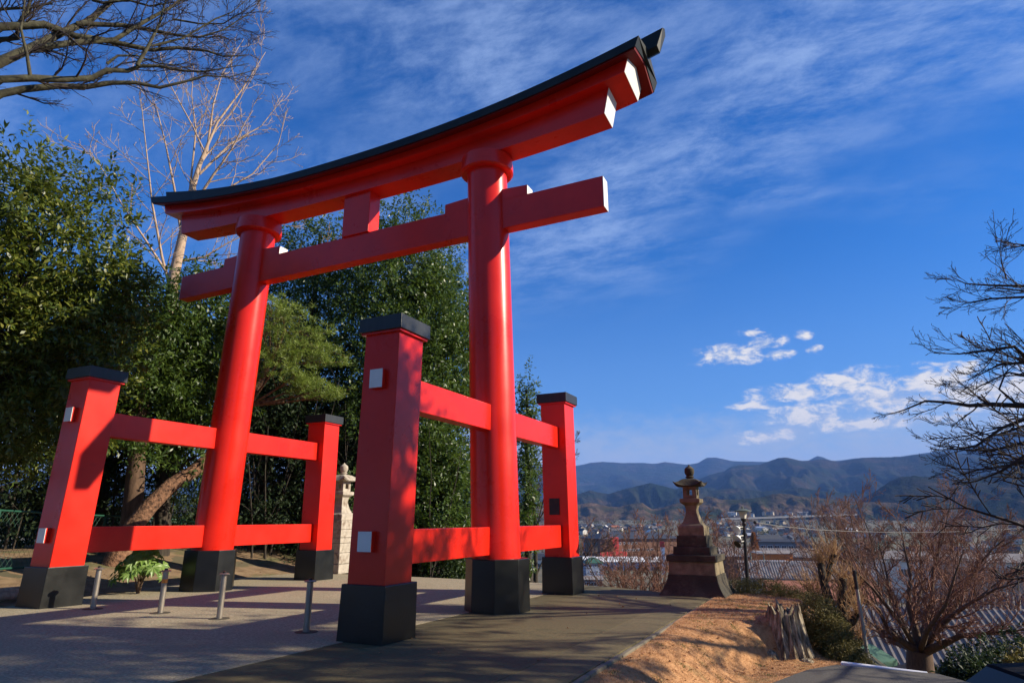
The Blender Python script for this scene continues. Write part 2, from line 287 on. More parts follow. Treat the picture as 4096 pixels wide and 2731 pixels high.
def hz(x, y):
    """height of the ground"""
    x = np.asarray(x, float); y = np.asarray(y, float)
    d = sdist(x, y); dd = np.maximum(d, 0)
    z = gz(x, y)
    z = z+0.75*sstep((-5.2-x)/6.0)*sstep((14-y)/6)
    z = z-0.58*sstep((x-7.25)/1.25)*np.maximum(sstep((1.25-y)/(0.45+2.2*sstep((8.75-x)/1.1))), sstep((x-8.78)/0.22)*sstep((2.3-y)/0.7))*sstep((y+11)/7)
    drop = np.interp(dd, [0, 0.4, 2.0, 6, 20, 50, 110, 400], [0, 0.35, 1.6, 3.4, 7.5, 15, 21.5, 22.5])
    z = z-drop
    r = np.hypot(x-CAM[0], y-CAM[1])
    z = z+np.interp(r, [0, 650, 1300, 2000, 2600, 20000], [0, 0, 9, 19, 22, 22])
    far = sstep((dd-3)/40); z = z+far*1.2*(fbm(x*0.012, y*0.012, 3)-0.5)
    return z
def axis(lo, hi, step, far, g=1.17):
    a = list(np.arange(lo, hi+1e-6, step)); s = step; L = [lo]
    while L[-1] > -far: s *= g; L.append(L[-1]-s)
    s = step; Rr = [a[-1]]
    while Rr[-1] < far: s *= g; Rr.append(Rr[-1]+s)
    return np.array(L[:0:-1]+a+Rr[1:])
def sheet(name, X, Y, zf, mat, kind='structure', smooth=True, mask=None, parent=None):
    gx, gy = np.meshgrid(X, Y); V = np.stack([gx, gy, zf(gx, gy)], -1).reshape(-1, 3); nx, ny = len(X), len(Y)
    i = np.arange(nx-1)[None, :]+nx*np.arange(ny-1)[:, None]; Q = np.stack([i, i+1, i+nx+1, i+nx], -1).reshape(-1, 4)
    if mask is not None:
        c = V[Q].mean(1); Q = Q[mask(c[:, 0], c[:, 1])]
        u, inv = np.unique(Q, return_inverse=True); V = V[u]; Q = inv.reshape(-1, 4)
    o = me_obj(name, arr_mesh(name, V, Q), mat, parent, smooth); return tag(o, kind=kind)
def zground(x, y):
    under = (x > -6.6) & (x < 16) & (y > -30) & (y < np.where(x > 9.2, 1.3, 5.9))
    return hz(x, y)-np.where(under, 0.12, 0.0)
sheet('ground', axis(-16, 16, 0.45, 12000), axis(-14, 14, 0.45, 12000), zground, 'slope_ground')
def slab(name, pts, mat, top=0.0, th=0.25, cell=None):
    mb = MB(); T = [(x, y, float(gz(x, y))+top) for x, y in pts]; mb.rings([[(x, y, z-th) for x, y, z in T], T])
    return tag(mb.build(name, mat), kind='structure')
slab('asphalt_road', [(3.6, -26), (3.6, 5.74), (0.5, 5.80), (-2.7, 5.75), (-6.3, 5.4), (-6.2, 3.2), (-5.85, 0.8), (-4.85, -2.2), (-4.4, -4.1), (-4.3, -6), (-4.2, -26)], 'asphalt')
SEAM = 6.45
slab('paved_footway', [(SEAM, -26), (SEAM, 4.58), (6.0, 4.82), (5.2, 5.28), (4.32, 5.64), (3.603, 5.74), (3.603, -26)], 'brown_paving', top=-0.004)
slab('paved_margin', [(7.12, -26), (7.12, 4.05), (6.6, 4.5), (SEAM+0.014, 4.575), (SEAM+0.014, -26)], 'brown_margin', top=-0.001)
# dirt clearing on the left of the road, dry turf bank on the right, path below it
sheet('dirt_clearing', np.arange(-15, -4.1, 0.3), np.arange(-16, 10.2, 0.3), lambda x, y: hz(x, y)+0.05*(fbm(x*0.9, y*0.9, 3)-0.5)-0.07*sstep((x+6.9)/1.2)+0.01, 'dirt', mask=lambda x, y: (sdist(x, y) < -0.1) & (x < np.interp(y, [-26, -4.1, -2.2, 0.8, 3.2, 5.4], [-4.2, -4.4, -4.85, -5.85, -6.2, -6.3])+0.3))
PATH_X = lambda y: np.interp(y, [-30, -4, -1.62, 0.07, 0.7, 1.2], [8.3, 8.3, 8.42, 9.13, 9.6, 10.4])
bank_z = lambda x, y: hz(x, y)+0.012+0.05*(fbm(x*1.7, y*1.7, 3)-0.5)*sstep((x-7.2)/0.4)-0.05*sstep((0.8-y)/2.5)
sheet('turf_bank', np.arange(7.19, 9.6, 0.06), np.arange(-8, 5.6, 0.06), bank_z, 'dry_turf', mask=lambda x, y: (sdist(x, y) < 0.25) & (x < PATH_X(y)+0.25))
path_z = lambda x, y: hz(x, y)+0.03-0.05*sstep((0.8-y)/2.5)
def path_sheet():
    Y = np.arange(-18, 0.72, 0.12); q = np.linspace(0, 1, 40); yy, qq = np.meshgrid(Y, q, indexing='ij'); x0 = PATH_X(yy)+0.05*(fbm(yy*2.0, yy*0+3, 3)-0.5); x1 = np.interp(yy, [-60, -8, -1.5, 0.75], [15.8, 14.8, 12.3, 10.8]); xx = x0+(x1-x0)*qq
    V = np.stack([xx, yy, path_z(xx, yy)+0.03], -1).reshape(-1, 3); n = len(q); i = np.arange(n-1)[None, :]+n*np.arange(len(Y)-1)[:, None]; Q = np.stack([i, i+1, i+n+1, i+n], -1).reshape(-1, 4)
    tag(me_obj('lower_path', arr_mesh('lower_path', V, Q), 'lower_asphalt', None, True), kind='structure')
path_sheet()
kerb = tag(empty('kerb', (7.17, -3, 0)), kind='structure')
ky = -12.0; kn = 0; kmesh = None
while ky < 4.0:
    mb = MB(); w = 0.585; mb.box(-0.035, 0.035, 0, w, -0.2, -0.004)
    o = mb.build('kerb_stone', 'kerb_concrete', kerb, bevel=0.012) if kmesh is None else link(bpy.data.objects.new('kerb_stone', kmesh), kerb)
    kmesh = o.data; o.location = (random.uniform(-0.008, 0.008), ky+3, float(gz(7.17, ky+0.3))+random.uniform(-0.006, 0.006)); ky += 0.60
# ------------------------------------------------------------------ torii gate
P = dict(W=3.9157, D=3.5441, tp=0.006, tl=0.0344, s=0.640, bz=0.7244, sb1=0.7557, sb0=0.7763, pz=4.3422, c=0.7987, ch=0.2652, u1=3.76, u0=3.2515, l1=1.4427, l0=0.9447, bw=0.27,
         n1=8.355, n0=7.6607, nL=6.3614, nw=0.2885, ob1=0.562, ob0=0.575, obz=0.8722, Wp=3.8589, pe=0.089, tu1=3.7645, tu0=3.4747, tl1=1.4277, tl0=1.1505, tw=0.2384, td=0.024)
gate = empty('torii_gate', (0, 0, 0), 0, 'huge vermilion four-legged torii gate with black roof and black pillar bases', 'torii gate')
def pxz(sx, z): return sx*(P['Wp']-P['tp']*z)
def pyz(sy, z): return sy*(P['D']-P['td']*z)
for sx in (-1, 1):
    # main pillar
    mb = MB(); rs = []
    for i in range(25):
        z = 0.86+(9.40-0.86)*i/24; r = 0.4771-0.0029*z; cx = sx*(P['W']-P['tl']*z)
        rs.append([(cx+r*math.cos(2*math.pi*j/64), r*math.sin(2*math.pi*j/64), z) for j in range(64)])
    mb.rings(rs); pil = mb.build('pillar', 'vermilion', gate, smooth=True)
    mb = MB(); cx = sx*(P['W']-P['tl']*9.3)
    mb.lathe([(0.45, 9.13), (0.56, 9.135), (0.60, 9.17), (0.60, 9.30), (0.585, 9.44), (0.585, 9.50), (0.40, 9.50)], 64, cx, 0); mb.build('collar_ring', 'vermilion', pil, smooth=True)
    mb = MB(); g = float(gz(sx*3.9, 0))
    for (h0, z0, h1, z1) in ((P['ob0'], g-0.15, P['ob1'], P['obz']),):
        mb.lathe([(h0/math.cos(R(22.5)), z0), (h1/math.cos(R(22.5)), z1)], 8, sx*P['W'], 0, a0=R(22.5))
    mb.build('pillar_base', 'black_paint', pil, bevel=0.012)
    for sy in (-1, 1):
        mb = MB(); h = P['s']/2; b0 = P['bz']-0.02; t0 = P['pz']+0.01
        q = lambda z: [(pxz(sx, z)+a*h, pyz(sy, z)+b*h, z) for a, b in ((-1, -1), (1, -1), (1, 1), (-1, 1))]
        mb.hexa(q(b0), q(t0)); post = mb.build('side_post', 'vermilion', gate, bevel=0.012)
        mb = MB(); g = float(gz(sx*3.86, sy*3.5))
        mb.frus(pxz(sx, 0), pyz(sy, 0), g-0.15, P['bz'], P['sb0']/2, P['sb0']/2, P['sb1']/2, P['sb1']/2, oy=-sy*P['td']*0.8); mb.build('post_base', 'black_paint', post, bevel=0.012)
        mb = MB(); c = P['c']/2; cx, cy = pxz(sx, 4.4), pyz(sy, 4.4)
        mb.box(cx-c, cx+c, cy-c, cy+c, P['pz']+0.035, P['pz']+P['ch']); mb.frus(cx, cy, P['pz']+P['ch']-0.01, P['pz']+P['ch']+0.055, c-0.01, c-0.01, 0.02, 0.02)
        mb.build('post_cap', 'cap_metal', post, bevel=0.008)
        mb = MB(); c -= 0.03; mb.box(cx-c, cx+c, cy-c, cy+c, P['pz'], P['pz']+0.036); mb.build('cap_soffit', 'vermilion', post, bevel=0.004)
    for k in ('u', 'l'):
        z0, z1 = P[k+'0'], P[k+'1']; zc = (z0+z1)/2; cx = pxz(sx, zc); y0 = P['D']-P['td']*zc-P['s']/2+0.05
        mb = MB(); mb.box(cx-P['bw']/2, cx+P['bw']/2, -y0, y0, z0, z1); beam = mb.build('tie_beam', 'vermilion', gate, bevel=0.01)
        t0, t1 = P['t'+k+'0'], P['t'+k+'1']; e = P['D']-P['td']*(t0+t1)/2+P['s']/2
        for sy in (-1, 1):
            mb = MB(); ys = sorted((sy*(e-0.02), sy*(e+P['pe']-0.004))); mb.box(cx-P['tw']/2, cx+P['tw']/2, ys[0], ys[1], t0, t1); mb.build('tenon', 'vermilion', beam, bevel=0.006)
            mb = MB(); ys = sorted((sy*(e+P['pe']-0.004), sy*(e+P['pe']+0.004))); w = P['tw']/2-0.004; mb.box(cx-w, cx+w, ys[0], ys[1], t0+0.004, t1-0.004); mb.build('end_panel', 'white_paint', beam)
# cross beam with wedges and the strut over it
nw = P['nw']/2
mb = MB(); mb.box(-P['nL'], P['nL'], -nw, nw, P['n0'], P['n1']); cb = mb.build('crossbeam', 'vermilion', gate, bevel=0.01)
for sx in (-1, 1):
    mb = MB(); xs = sorted((sx*P['nL'], sx*(P['nL']+0.012))); mb.box(xs[0], xs[1], -nw+0.006, nw-0.006, P['n0']+0.006, P['n1']-0.006); mb.build('end_panel', 'white_paint', cb)
    xc = sx*(P['W']-P['tl']*8.4)
    for xe in (sx*4.66, sx*2.58):
        sg = 1 if xe > xc else -1; a, b = sorted((xc+sg*0.30, xe)); zi, zo = P['n1']+0.27, P['n1']+0.225
        za, zb = (zo, zi) if abs(a-xc) > abs(b-xc) else (zi, zo)
        mb = MB(); w = nw-0.003; z0 = P['n1']-0.004
        mb.hexa([(a, -w, z0), (b, -w, z0), (b, w, z0), (a, w, z0)], [(a, -w, za), (b, -w, zb), (b, w, zb), (a, w, za)]); wd = mb.build('wedge', 'vermilion', cb, bevel=0.006)
        mb = MB(); xs = sorted((xe, xe+sg*0.008)); mb.box(xs[0], xs[1], -w+0.004, w-0.004, P['n1']+0.003, zo-0.006); mb.build('end_panel', 'white_paint', cb)
mb = MB(); mb.box(-0.41, 0.41, -0.20, 0.20, P['n1']-0.003, 9.52); mb.build('strut', 'vermilion', gate, bevel=0.01)
# the lintels: curved, stepped, ends cut on a slant
ls = lambda x: 0.24*abs(x/6.5)**2.5
lk = lambda x: 0.53*abs(x/7.06)**2.4
lr = lambda x: 0.71*abs(x/7.4)**2.3
def lintel(name, sec, mat, parent, n=60, endmat=None, endth=0.012):
    """sec(s): list of (half length, y, z(x)) corner functions, s runs -1..1"""
    mb = MB(); rs = []
    for i in range(n+1):
        t = -1+2*i/n; rs.append([(t*L, y, zf(t*L)) for L, y, zf in sec])
    mb.rings(rs); o = mb.build(name, mat, parent)
    if endmat:
        for sg in (-1, 1):
            cy = sum(y for _, y, _ in sec)/len(sec); m2 = MB(); A = []; B = []
            for L, y, zf in sec:
                z = zf(L); zc = sum(f(l) for l, _, f in sec)/len(sec); k = 0.985
                A.append((sg*L, cy+(y-cy)*k, zc+(z-zc)*k)); B.append((sg*(L+endth), cy+(y-cy)*k, zc+(z-zc)*k))
            m2.rings([A, B]); m2.build('end_panel', endmat, o)
    return o
w = 0.286
zs0 = lambda x: 9.46+ls(x); zk0 = lambda x: 9.83+lk(x); zr0 = lambda x: 9.965+lr(x); zr1 = lambda x: 10.165+lr(x)
lintel('lower_lintel', [(6.50, -w, zs0), (6.50, w, zs0), (6.62, w, zk0), (6.62, -w, zk0)], 'vermilion', gate, endmat='white_paint')
w = 0.53
lintel('upper_lintel', [(7.03, -w, zk0), (7.03, w, zk0), (7.12, w, lambda x: zr0(x)+0.06), (7.16, 0, lambda x: zr0(x)+0.20), (7.12, -w, lambda x: zr0(x)+0.06)], 'vermilion', gate, endmat='white_paint')
w = 0.79
lintel('roof_soffit', [(7.32, -w+0.03, lambda x: zr0(x)-0.035), (7.33, 0, lambda x: zr0(x)+0.175), (7.32, w-0.03, lambda x: zr0(x)-0.035), (7.34, w-0.03, lambda x: zr0(x)+0.01), (7.35, 0, lambda x: zr0(x)+0.22), (7.34, -w+0.03, lambda x: zr0(x)+0.01)], 'soffit_shaded_red', gate)
roof = lintel('roof', [(7.35, -w, zr0), (7.37, 0, lambda x: zr0(x)+0.21), (7.35, w, zr0), (7.43, w, zr1), (7.45, 0, lambda x: zr1(x)+0.24), (7.43, -w, zr1)], 'roof_metal', gate)
w = 0.13
lintel('ridge_bar', [(7.66, -w, lambda x: zr1(x)+0.14), (7.68, 0, lambda x: zr1(x)+0.06), (7.66, w, lambda x: zr1(x)+0.14), (7.80, w, lambda x: zr1(x)+0.50), (7.82, 0, lambda x: zr1(x)+0.56), (7.80, -w, lambda x: zr1(x)+0.50)], 'roof_metal', roof)
# small dark plate on the rear right post
mb = MB(); zc = 1.95; x0 = pxz(1, zc); y0 = pyz(1, zc)-0.32; mb.box(x0-0.16, x0+0.10, y0-0.018, y0+0.002, 1.68, 2.06); mb.build('notice_plate', 'dark_metal', gate, bevel=0.004)
# ------------------------------------------------------------------ bollards
def bollard(x, y, label, band=False, lean=(0, 0)):
    t = empty('bollard', (x, y, float(gz(x, y))), 0, label, 'bollard', 'steel bollards across the road'); t.rotation_euler = (lean[0], lean[1], 0)
    mb = MB(); mb.lathe([(0.048, -0.05), (0.048, 0.60), (0.046, 0.688)], 24); mb.build('tube', 'steel', t, smooth=True)
    mb = MB(); mb.lathe([(0.046, 0.684), (0.088, 0.690), (0.090, 0.700), (0.070, 0.712), (0.02, 0.718)], 24); mb.build('cap', 'steel', t, smooth=True)
    mb = MB(); mb.lathe([(0.03, 0.715), (0.028, 0.742), (0.01, 0.745)], 12); mb.build('knob', 'dark_metal', t, smooth=True)
    mb = MB(); mb.lathe([(0.17, -0.02), (0.165, 0.005), (0.05, 0.008)], 24); mb.build('base_patch', 'tar_patch', t, smooth=True)
    if band: mb = MB(); mb.lathe([(0.049, 0.50), (0.0495, 0.505), (0.0495, 0.56), (0.049, 0.565)], 24); mb.build('orange_band', 'orange_tape', t, smooth=True)
    return t
bollard(-2.68, -3.44, 'steel bollard nearest the front left post of the gate, its cap beside the black base')
bollard(-1.11, -3.22, 'steel bollard with an orange tape band below its cap', True)
bollard(0.36, -3.21, 'steel bollard right of the orange banded one, casting a long thin shadow')
bollard(2.59, -3.55, 'dark shaded bollard standing beside the tall front right post of the gate')
# ------------------------------------------------------------------ stone lanterns
def sq_ring(h, z, n=1, cx=0, cy=0): return [(cx-h, cy-h, z), (cx+h, cy-h, z), (cx+h, cy+h, z), (cx-h, cy+h, z)]
def lantern_top(t, z, k, m1, m2):
    """shaft, platform, firebox, roof, finial above z; k scales widths and heights"""
    mb = MB(); rs = []
    for i in range(13):
        q = i/12; h = 0.325*k*(0.54+0.46*(1-q)**2.2+0.22*max(0, q-0.70)**1.4/0.3); rs.append(sq_ring(h, z+0.62*k*q))
    mb.rings(rs); mb.build('shaft', m1, t, bevel=0.008); z += 0.62*k
    mb = MB(); mb.rings([sq_ring(0.19*k, z-0.01), sq_ring(0.24*k, z+0.03*k), sq_ring(0.335*k, z+0.10*k), sq_ring(0.345*k, z+0.12*k), sq_ring(0.345*k, z+0.235*k), sq_ring(0.30*k, z+0.25*k)]); mb.build('platform', m1, t, bevel=0.006); z += 0.245*k
    mb = MB(); h = 0.235*k; o = 0.095*k; H = 0.42*k; zl, zh = 0.12*k, 0.32*k      # firebox: four corner posts, sill and head round an opening on each side
    for a in (-1, 1):
        for b in (-1, 1): mb.box(*sorted((a*o, a*h)), *sorted((b*o, b*h)), z, z+H)
    for a in (-1, 1):
        for (p, q) in ((0, zl), (zh, H)):
            mb.box(-o, o, *sorted((a*o, a*(h-0.002))), z+p, z+q); mb.box(*sorted((a*o, a*(h-0.002))), -o, o, z+p, z+q)
    mb.build('firebox', m1, t, bevel=0.004); z += H
    mb = MB(); rs = []
    for (hh, zz, up) in ((0.22, 0.0, 0), (0.45, -0.005, 0.09), (0.50, 0.03, 0.16), (0.44, 0.085, 0.06), (0.36, 0.17, 0.01), (0.30, 0.22, 0), (0.22, 0.27, 0), (0.12, 0.295, 0)):
        ring = []
        for (ca, cb) in ((-1, -1), (1, -1), (1, 1), (-1, 1)):
            nx, ny = (1, -1)[ca*cb < 0]*0, 0
            ring.append((ca, cb))
        pts = []
        for i in range(4):
            a = ring[i]; b = ring[(i+1) % 4]
            for j in range(6):
                q = j/6; px = a[0]+(b[0]-a[0])*q; py = a[1]+(b[1]-a[1])*q; e = abs(2*q-1)
                pts.append((px*hh*k*(0.94+0.10*e*e), py*hh*k*(0.94+0.10*e*e), z+zz*k+up*k*e**3))
        rs.append(pts)
    mb.rings(rs); mb.build('lantern_roof', m2, t, smooth=True); z += 0.285*k
    mb = MB(); mb.lathe([(0.10*k, z-0.01), (0.12*k, z+0.03*k), (0.155*k, z+0.05*k), (0.155*k, z+0.075*k), (0.11*k, z+0.10*k), (0.15*k, z+0.15*k), (0.178*k, z+0.25*k), (0.165*k, z+0.36*k), (0.10*k, z+0.42*k), (0.040*k, z+0.46*k), (0.012*k, z+0.51*k)], 20); mb.build('finial', m2, t, smooth=True)
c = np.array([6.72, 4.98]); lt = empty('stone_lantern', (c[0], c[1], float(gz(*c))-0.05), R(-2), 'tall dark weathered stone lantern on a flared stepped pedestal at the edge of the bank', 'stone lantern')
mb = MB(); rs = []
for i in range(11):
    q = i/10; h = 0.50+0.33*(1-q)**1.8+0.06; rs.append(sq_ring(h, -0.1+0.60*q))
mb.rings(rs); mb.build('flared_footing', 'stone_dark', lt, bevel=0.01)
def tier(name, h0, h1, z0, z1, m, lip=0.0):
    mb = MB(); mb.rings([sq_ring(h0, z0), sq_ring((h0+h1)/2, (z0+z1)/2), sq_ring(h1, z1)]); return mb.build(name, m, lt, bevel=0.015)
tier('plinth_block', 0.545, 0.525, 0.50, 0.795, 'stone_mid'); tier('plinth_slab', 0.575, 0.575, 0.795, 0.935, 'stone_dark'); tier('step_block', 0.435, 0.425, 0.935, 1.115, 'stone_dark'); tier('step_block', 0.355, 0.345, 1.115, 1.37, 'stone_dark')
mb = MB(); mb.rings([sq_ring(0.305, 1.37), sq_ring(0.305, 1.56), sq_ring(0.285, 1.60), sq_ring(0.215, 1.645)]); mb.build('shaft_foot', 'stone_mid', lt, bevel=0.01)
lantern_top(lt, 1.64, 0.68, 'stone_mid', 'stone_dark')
c = np.array([-5.10, 5.95]); ll = empty('stone_lantern', (c[0], c[1], float(gz(*c))), R(0), 'pale sunlit stone lantern on a block pedestal behind the left rear post', 'stone lantern')
zc = 0.0
for (h, hh) in ((0.50, 0.30), (0.48, 0.34), (0.46, 0.30), (0.46, 0.17)):
    for a in (-1, 1):          # two blocks to a course
        mb = MB(); mb.box(*((-h, -0.004) if a < 0 else (0.004, h)), -h, h, zc+0.005, zc+hh-0.005); mb.build('pedestal_block', 'stone_light', ll, bevel=0.012)
    zc += hh
for (h, hh) in ((0.455, 0.26), (0.46, 0.28)):
    mb = MB(); mb.box(-h, h, -h, h, zc+0.004, zc+hh-0.004); mb.build('pedestal_block', 'stone_light', ll, bevel=0.012); zc += hh
mb = MB(); mb.rings([sq_ring(0.36, zc), sq_ring(0.36, zc+0.19), sq_ring(0.25, zc+0.26)]); mb.build('shaft_foot', 'stone_light', ll, bevel=0.01)
lantern_top(ll, zc+0.25, 0.80, 'stone_light', 'stone_light')
# ------------------------------------------------------------------ plants: branches and leaves
def tubes(polys, sides=5):
    """polys: list of (pts (n,3), radii (n)); returns verts, quads"""
    Vs = []; Qs = []; base = 0; by = {}
    for p, r in polys: by.setdefault((len(p), sides if r[0] > 0.02 else (4 if r[0] > 0.008 else 3)), []).append((p, r))
    for (n, k), L in by.items():
        Pt = np.array([p for p, _ in L]); Rd = np.array([r for _, r in L]); T = np.gradient(Pt, axis=1)
        T /= np.linalg.norm(T, axis=2, keepdims=True)+1e-9
        mean = np.abs(Pt[:, -1]-Pt[:, 0]); ref = np.zeros_like(mean); ref[np.arange(len(L)), mean.argmin(1)] = 1
        A = np.cross(T, ref[:, None, :]); A /= np.linalg.norm(A, axis=2, keepdims=True)+1e-9; B = np.cross(T, A)
        a = 2*np.pi*np.arange(k)/k
        V = Pt[:, :, None, :]+Rd[:, :, None, None]*(A[:, :, None, :]*np.cos(a)[None, None, :, None]+B[:, :, None, :]*np.sin(a)[None, None, :, None])
        m = len(L); i = (np.arange(m)[:, None, None]*n+np.arange(n-1)[None, :, None])*k; j = np.arange(k)[None, None, :]; j2 = (j+1) % k
        Q = np.stack([i+j, i+j2, i+k+j2, i+k+j], -1).reshape(-1, 4)+base
        Vs.append(V.reshape(-1, 3)); Qs.append(Q); base += m*n*k
    return np.concatenate(Vs), np.concatenate(Qs)
def unit(v): return v/(np.linalg.norm(v)+1e-9)
def shoot(g, p, d, L, r0, r1, n, wob, trop):
    pts = [np.array(p, float)]; d = unit(np.array(d, float)); st = L/(n-1)
    for i in range(n-1):
        d = unit(d+wob*g.normal(size=3)+np.array(trop)); pts.append(pts[-1]+d*st)
    return np.array(pts), np.linspace(r0, r1, n)
def ramify(g, polys, parent, levels, lv=0):
    """parent: (pts, radii); levels: list of dicts(n, len, ang, r, seg, wob, trop, t0)"""
    if lv >= len(levels): return
    S = levels[lv]; pts, rad = parent; n = len(pts); seglen = np.linalg.norm(np.diff(pts, axis=0), axis=1).sum()
    cnt = max(1, int(round(S['n']*g.uniform(0.75, 1.25)*(min(1.3, seglen/S['per']) if 'per' in S else 1))))
    for q in range(cnt):
        t = S.get('t0', 0.25)+(1-S.get('t0', 0.25))*(q+g.uniform(0.1, 0.9))/cnt; f = t*(n-1); i = min(int(f), n-2)
        p = pts[i]+(pts[i+1]-pts[i])*(f-i); tan = unit(pts[i+1]-pts[i]); rr = rad[i]+(rad[i+1]-rad[i])*(f-i)
        a = unit(np.cross(tan, g.normal(size=3))); ang = S['ang']*g.uniform(0.7, 1.3); flat = S.get('flat', 1.0)
        a = unit(a*np.array([1, 1, flat]))
        d = unit(tan*math.cos(ang)+a*math.sin(ang))
        L = S['len']*(seglen if S.get('rel', True) else 1)*g.uniform(0.6, 1.25)*(1-0.45*t*S.get('tap', 1))
        c = shoot(g, p, d, L, min(rr*0.8, max(S.get('rmin', 0.003), rr*S.get('r', 0.55))), S.get('rmin', 0.003), S.get('seg', 5), S.get('wob', 0.15), S.get('trop', (0, 0, 0.03)))
        polys.append(c); ramify(g, polys, c, levels, lv+1)
def leaf_quads(C, D, Nn, L, W, fold=0.25):
    """diamond leaves: centre of base C, direction D, normal Nn"""
    D = D/(np.linalg.norm(D, axis=1, keepdims=True)+1e-9); Sd = np.cross(D, Nn); Sd /= np.linalg.norm(Sd, axis=1, keepdims=True)+1e-9; Up = np.cross(Sd, D)
    L = np.broadcast_to(L, (len(C),))[:, None]; W = np.broadcast_to(W, (len(C),))[:, None]
    m = C+D*L*0.45+Up*W*fold
    V = np.stack([C, m+Sd*W*0.5, C+D*L-Up*L*0.08, m-Sd*W*0.5], 1).reshape(-1, 3)
    return V, np.arange(len(V)).reshape(-1, 4)
def n3(p, s):
    return (np.sin(p[:, 0]*s+1.3*np.sin(p[:, 1]*s*0.7+2))+np.sin(p[:, 1]*s*1.1+1.7*np.sin(p[:, 2]*s*0.8))+np.sin(p[:, 2]*s*1.2+1.1*np.sin(p[:, 0]*s*0.9+4)))/3
def crown_leaves(g, lobes, ncl, per, L, W, spread=0.35, shell=0.55, gap=0.0, gs=2.0, droop=0.1, outw=1.0):
    """lobes: list of (centre, radii). clusters of leaves through the outer part of each lobe"""
    w = np.array([r[0]*r[1]+r[1]*r[2]+r[0]*r[2] for _, r in lobes]); cnt = (ncl*w/w.sum()).astype(int)+1; Cs = []; Ds = []
    for (c, r), k in zip(lobes, cnt):
        d = g.normal(size=(k, 3)); d /= np.linalg.norm(d, axis=1, keepdims=True); q = 1-(1-shell)*g.random(k)**1.3
        lump = 1+0.16*n3(d*3+np.array(c), 2.3)+0.08*n3(d*7+np.array(c), 2.1)
        p = np.array(c)+d*np.array(r)*(q*lump)[:, None]; Cs.append(p); Ds.append(d)
    C = np.concatenate(Cs); D = np.concatenate(Ds)
    if gap: k = n3(C, gs)+0.45*g.normal(size=len(C)) > -1+gap; C = C[k]; D = D[k]
    n = len(C); tw = D*outw+np.array([0, 0, 0.25])+0.5*g.normal(size=(n, 3)); tw /= np.linalg.norm(tw, axis=1, keepdims=True)
    P_ = np.repeat(C, per, 0); T_ = np.repeat(tw, per, 0); O_ = np.repeat(D, per, 0); m = len(P_)
    s = g.uniform(-1, 1, m)[:, None]*spread; rad = g.normal(size=(m, 3)); rad -= T_*(rad*T_).sum(1, keepdims=True); rad /= np.linalg.norm(rad, axis=1, keepdims=True)
    base = P_+T_*s+rad*spread*0.25*g.random((m, 1))
    d = T_*0.55+rad*0.8+np.array([0, 0, -droop])+0.25*g.normal(size=(m, 3)); nn = O_*0.6+np.array([0, 0, 0.8])+0.55*g.normal(size=(m, 3))
    return leaf_quads(base, d, nn, L*g.uniform(0.7, 1.25, m), W*g.uniform(0.75, 1.2, m))
def trunk_obj(parent, polys, mat, name='trunk', sides=9):
    V, Q = tubes(polys, sides); return me_obj(name, arr_mesh(name, V, Q), mat, parent, True)
def evergreen(name, label, base, lobes, ncl, per, L, W, leaf, bark, tr=0.25, seed=1, group=None, cat='tree', lean=(0, 0, 0), gap=0.35, nb=14, **kw):
    """lobes relative to base"""
    g = np.random.default_rng(seed); t = empty(name, base, 0, label, cat, group)
    top = max(c[2]+0.5*r[2] for c, r in lobes); cx = np.mean([c[0] for c, _ in lobes]); cy = np.mean([c[1] for c, _ in lobes])
    n = 9; q = np.linspace(0, 1, n)[:, None]; pts = np.hstack([q**1.4*cx+lean[0]*q*(1-q), q**1.4*cy+lean[1]*q*(1-q), q*top-0.3]); pts[1:-1, :2] += g.normal(size=(n-2, 2))*0.08
    rad = np.linspace(tr, tr*0.25, n); rad[0] *= 1.35; polys = [(pts, rad)]
    tp = []
    for k in range(nb):
        c, r = lobes[k % len(lobes)]; e = np.array(c)+g.uniform(-0.55, 0.55, 3)*np.array(r); i = int(np.clip(np.searchsorted(pts[:, 2], max(0.8, e[2]-0.35*np.linalg.norm(e[:2]-[cx, cy])-0.8)), 1, n-2)); p = pts[i]
        mid = (p+e)/2+np.array([0, 0, 0.15])*np.linalg.norm(e-p)+g.normal(size=3)*0.15
        s = np.linspace(0, 1, 6)[:, None]; bz = (1-s)**2*p+2*s*(1-s)*mid+s*s*e; br = (bz, np.linspace(rad[i]*0.5, 0.012, 6)); tp.append(br)
        ramify(g, tp, br, [dict(n=4, len=0.35, ang=0.7, r=0.5, seg=4, rmin=0.007)])
    trunk_obj(t, polys+tp, bark)
    V, Q = crown_leaves(g, lobes, ncl, per, L, W, gap=gap, **kw); me_obj('crown', arr_mesh('crown', V, Q), leaf, t); return t
def rel(base, pts): return [(tuple(np.array(c)-np.array(base)), r) for c, r in pts]
def gpt(x, y, dz=0.0): return (float(x), float(y), float(hz(x, y))+dz)
# big glossy evergreen at the left edge of the picture
b = gpt(-9.0, -3.2)
evergreen('evergreen_tree', 'large glossy evergreen with big leaves filling the left edge above the dirt clearing', b,
          rel(b, [((-6.6, -5.2, 8.3), (1.9, 1.9, 2.0)), ((-6.0, -3.4, 7.9), (1.5, 1.6, 2.3)), ((-5.6, -2.6, 6.0), (1.3, 1.4, 2.1)), ((-7.4, -4.4, 5.6), (2.2, 2.2, 2.2)), ((-8.6, -5.0, 7.2), (2.0, 2.0, 2.6)), ((-7.2, -2.6, 4.0), (2.0, 1.6, 1.5)), ((-8.6, -4.4, 3.2), (1.8, 1.9, 1.2)), ((-8.4, -2.0, 6.6), (2.2, 2.0, 3.0))]),
          4600, 15, 0.165, 0.062, 'leaf_near', 'bark_dark', tr=0.24, seed=11, gap=0.45, gs=1.9, spread=0.30, shell=0.35, nb=22)
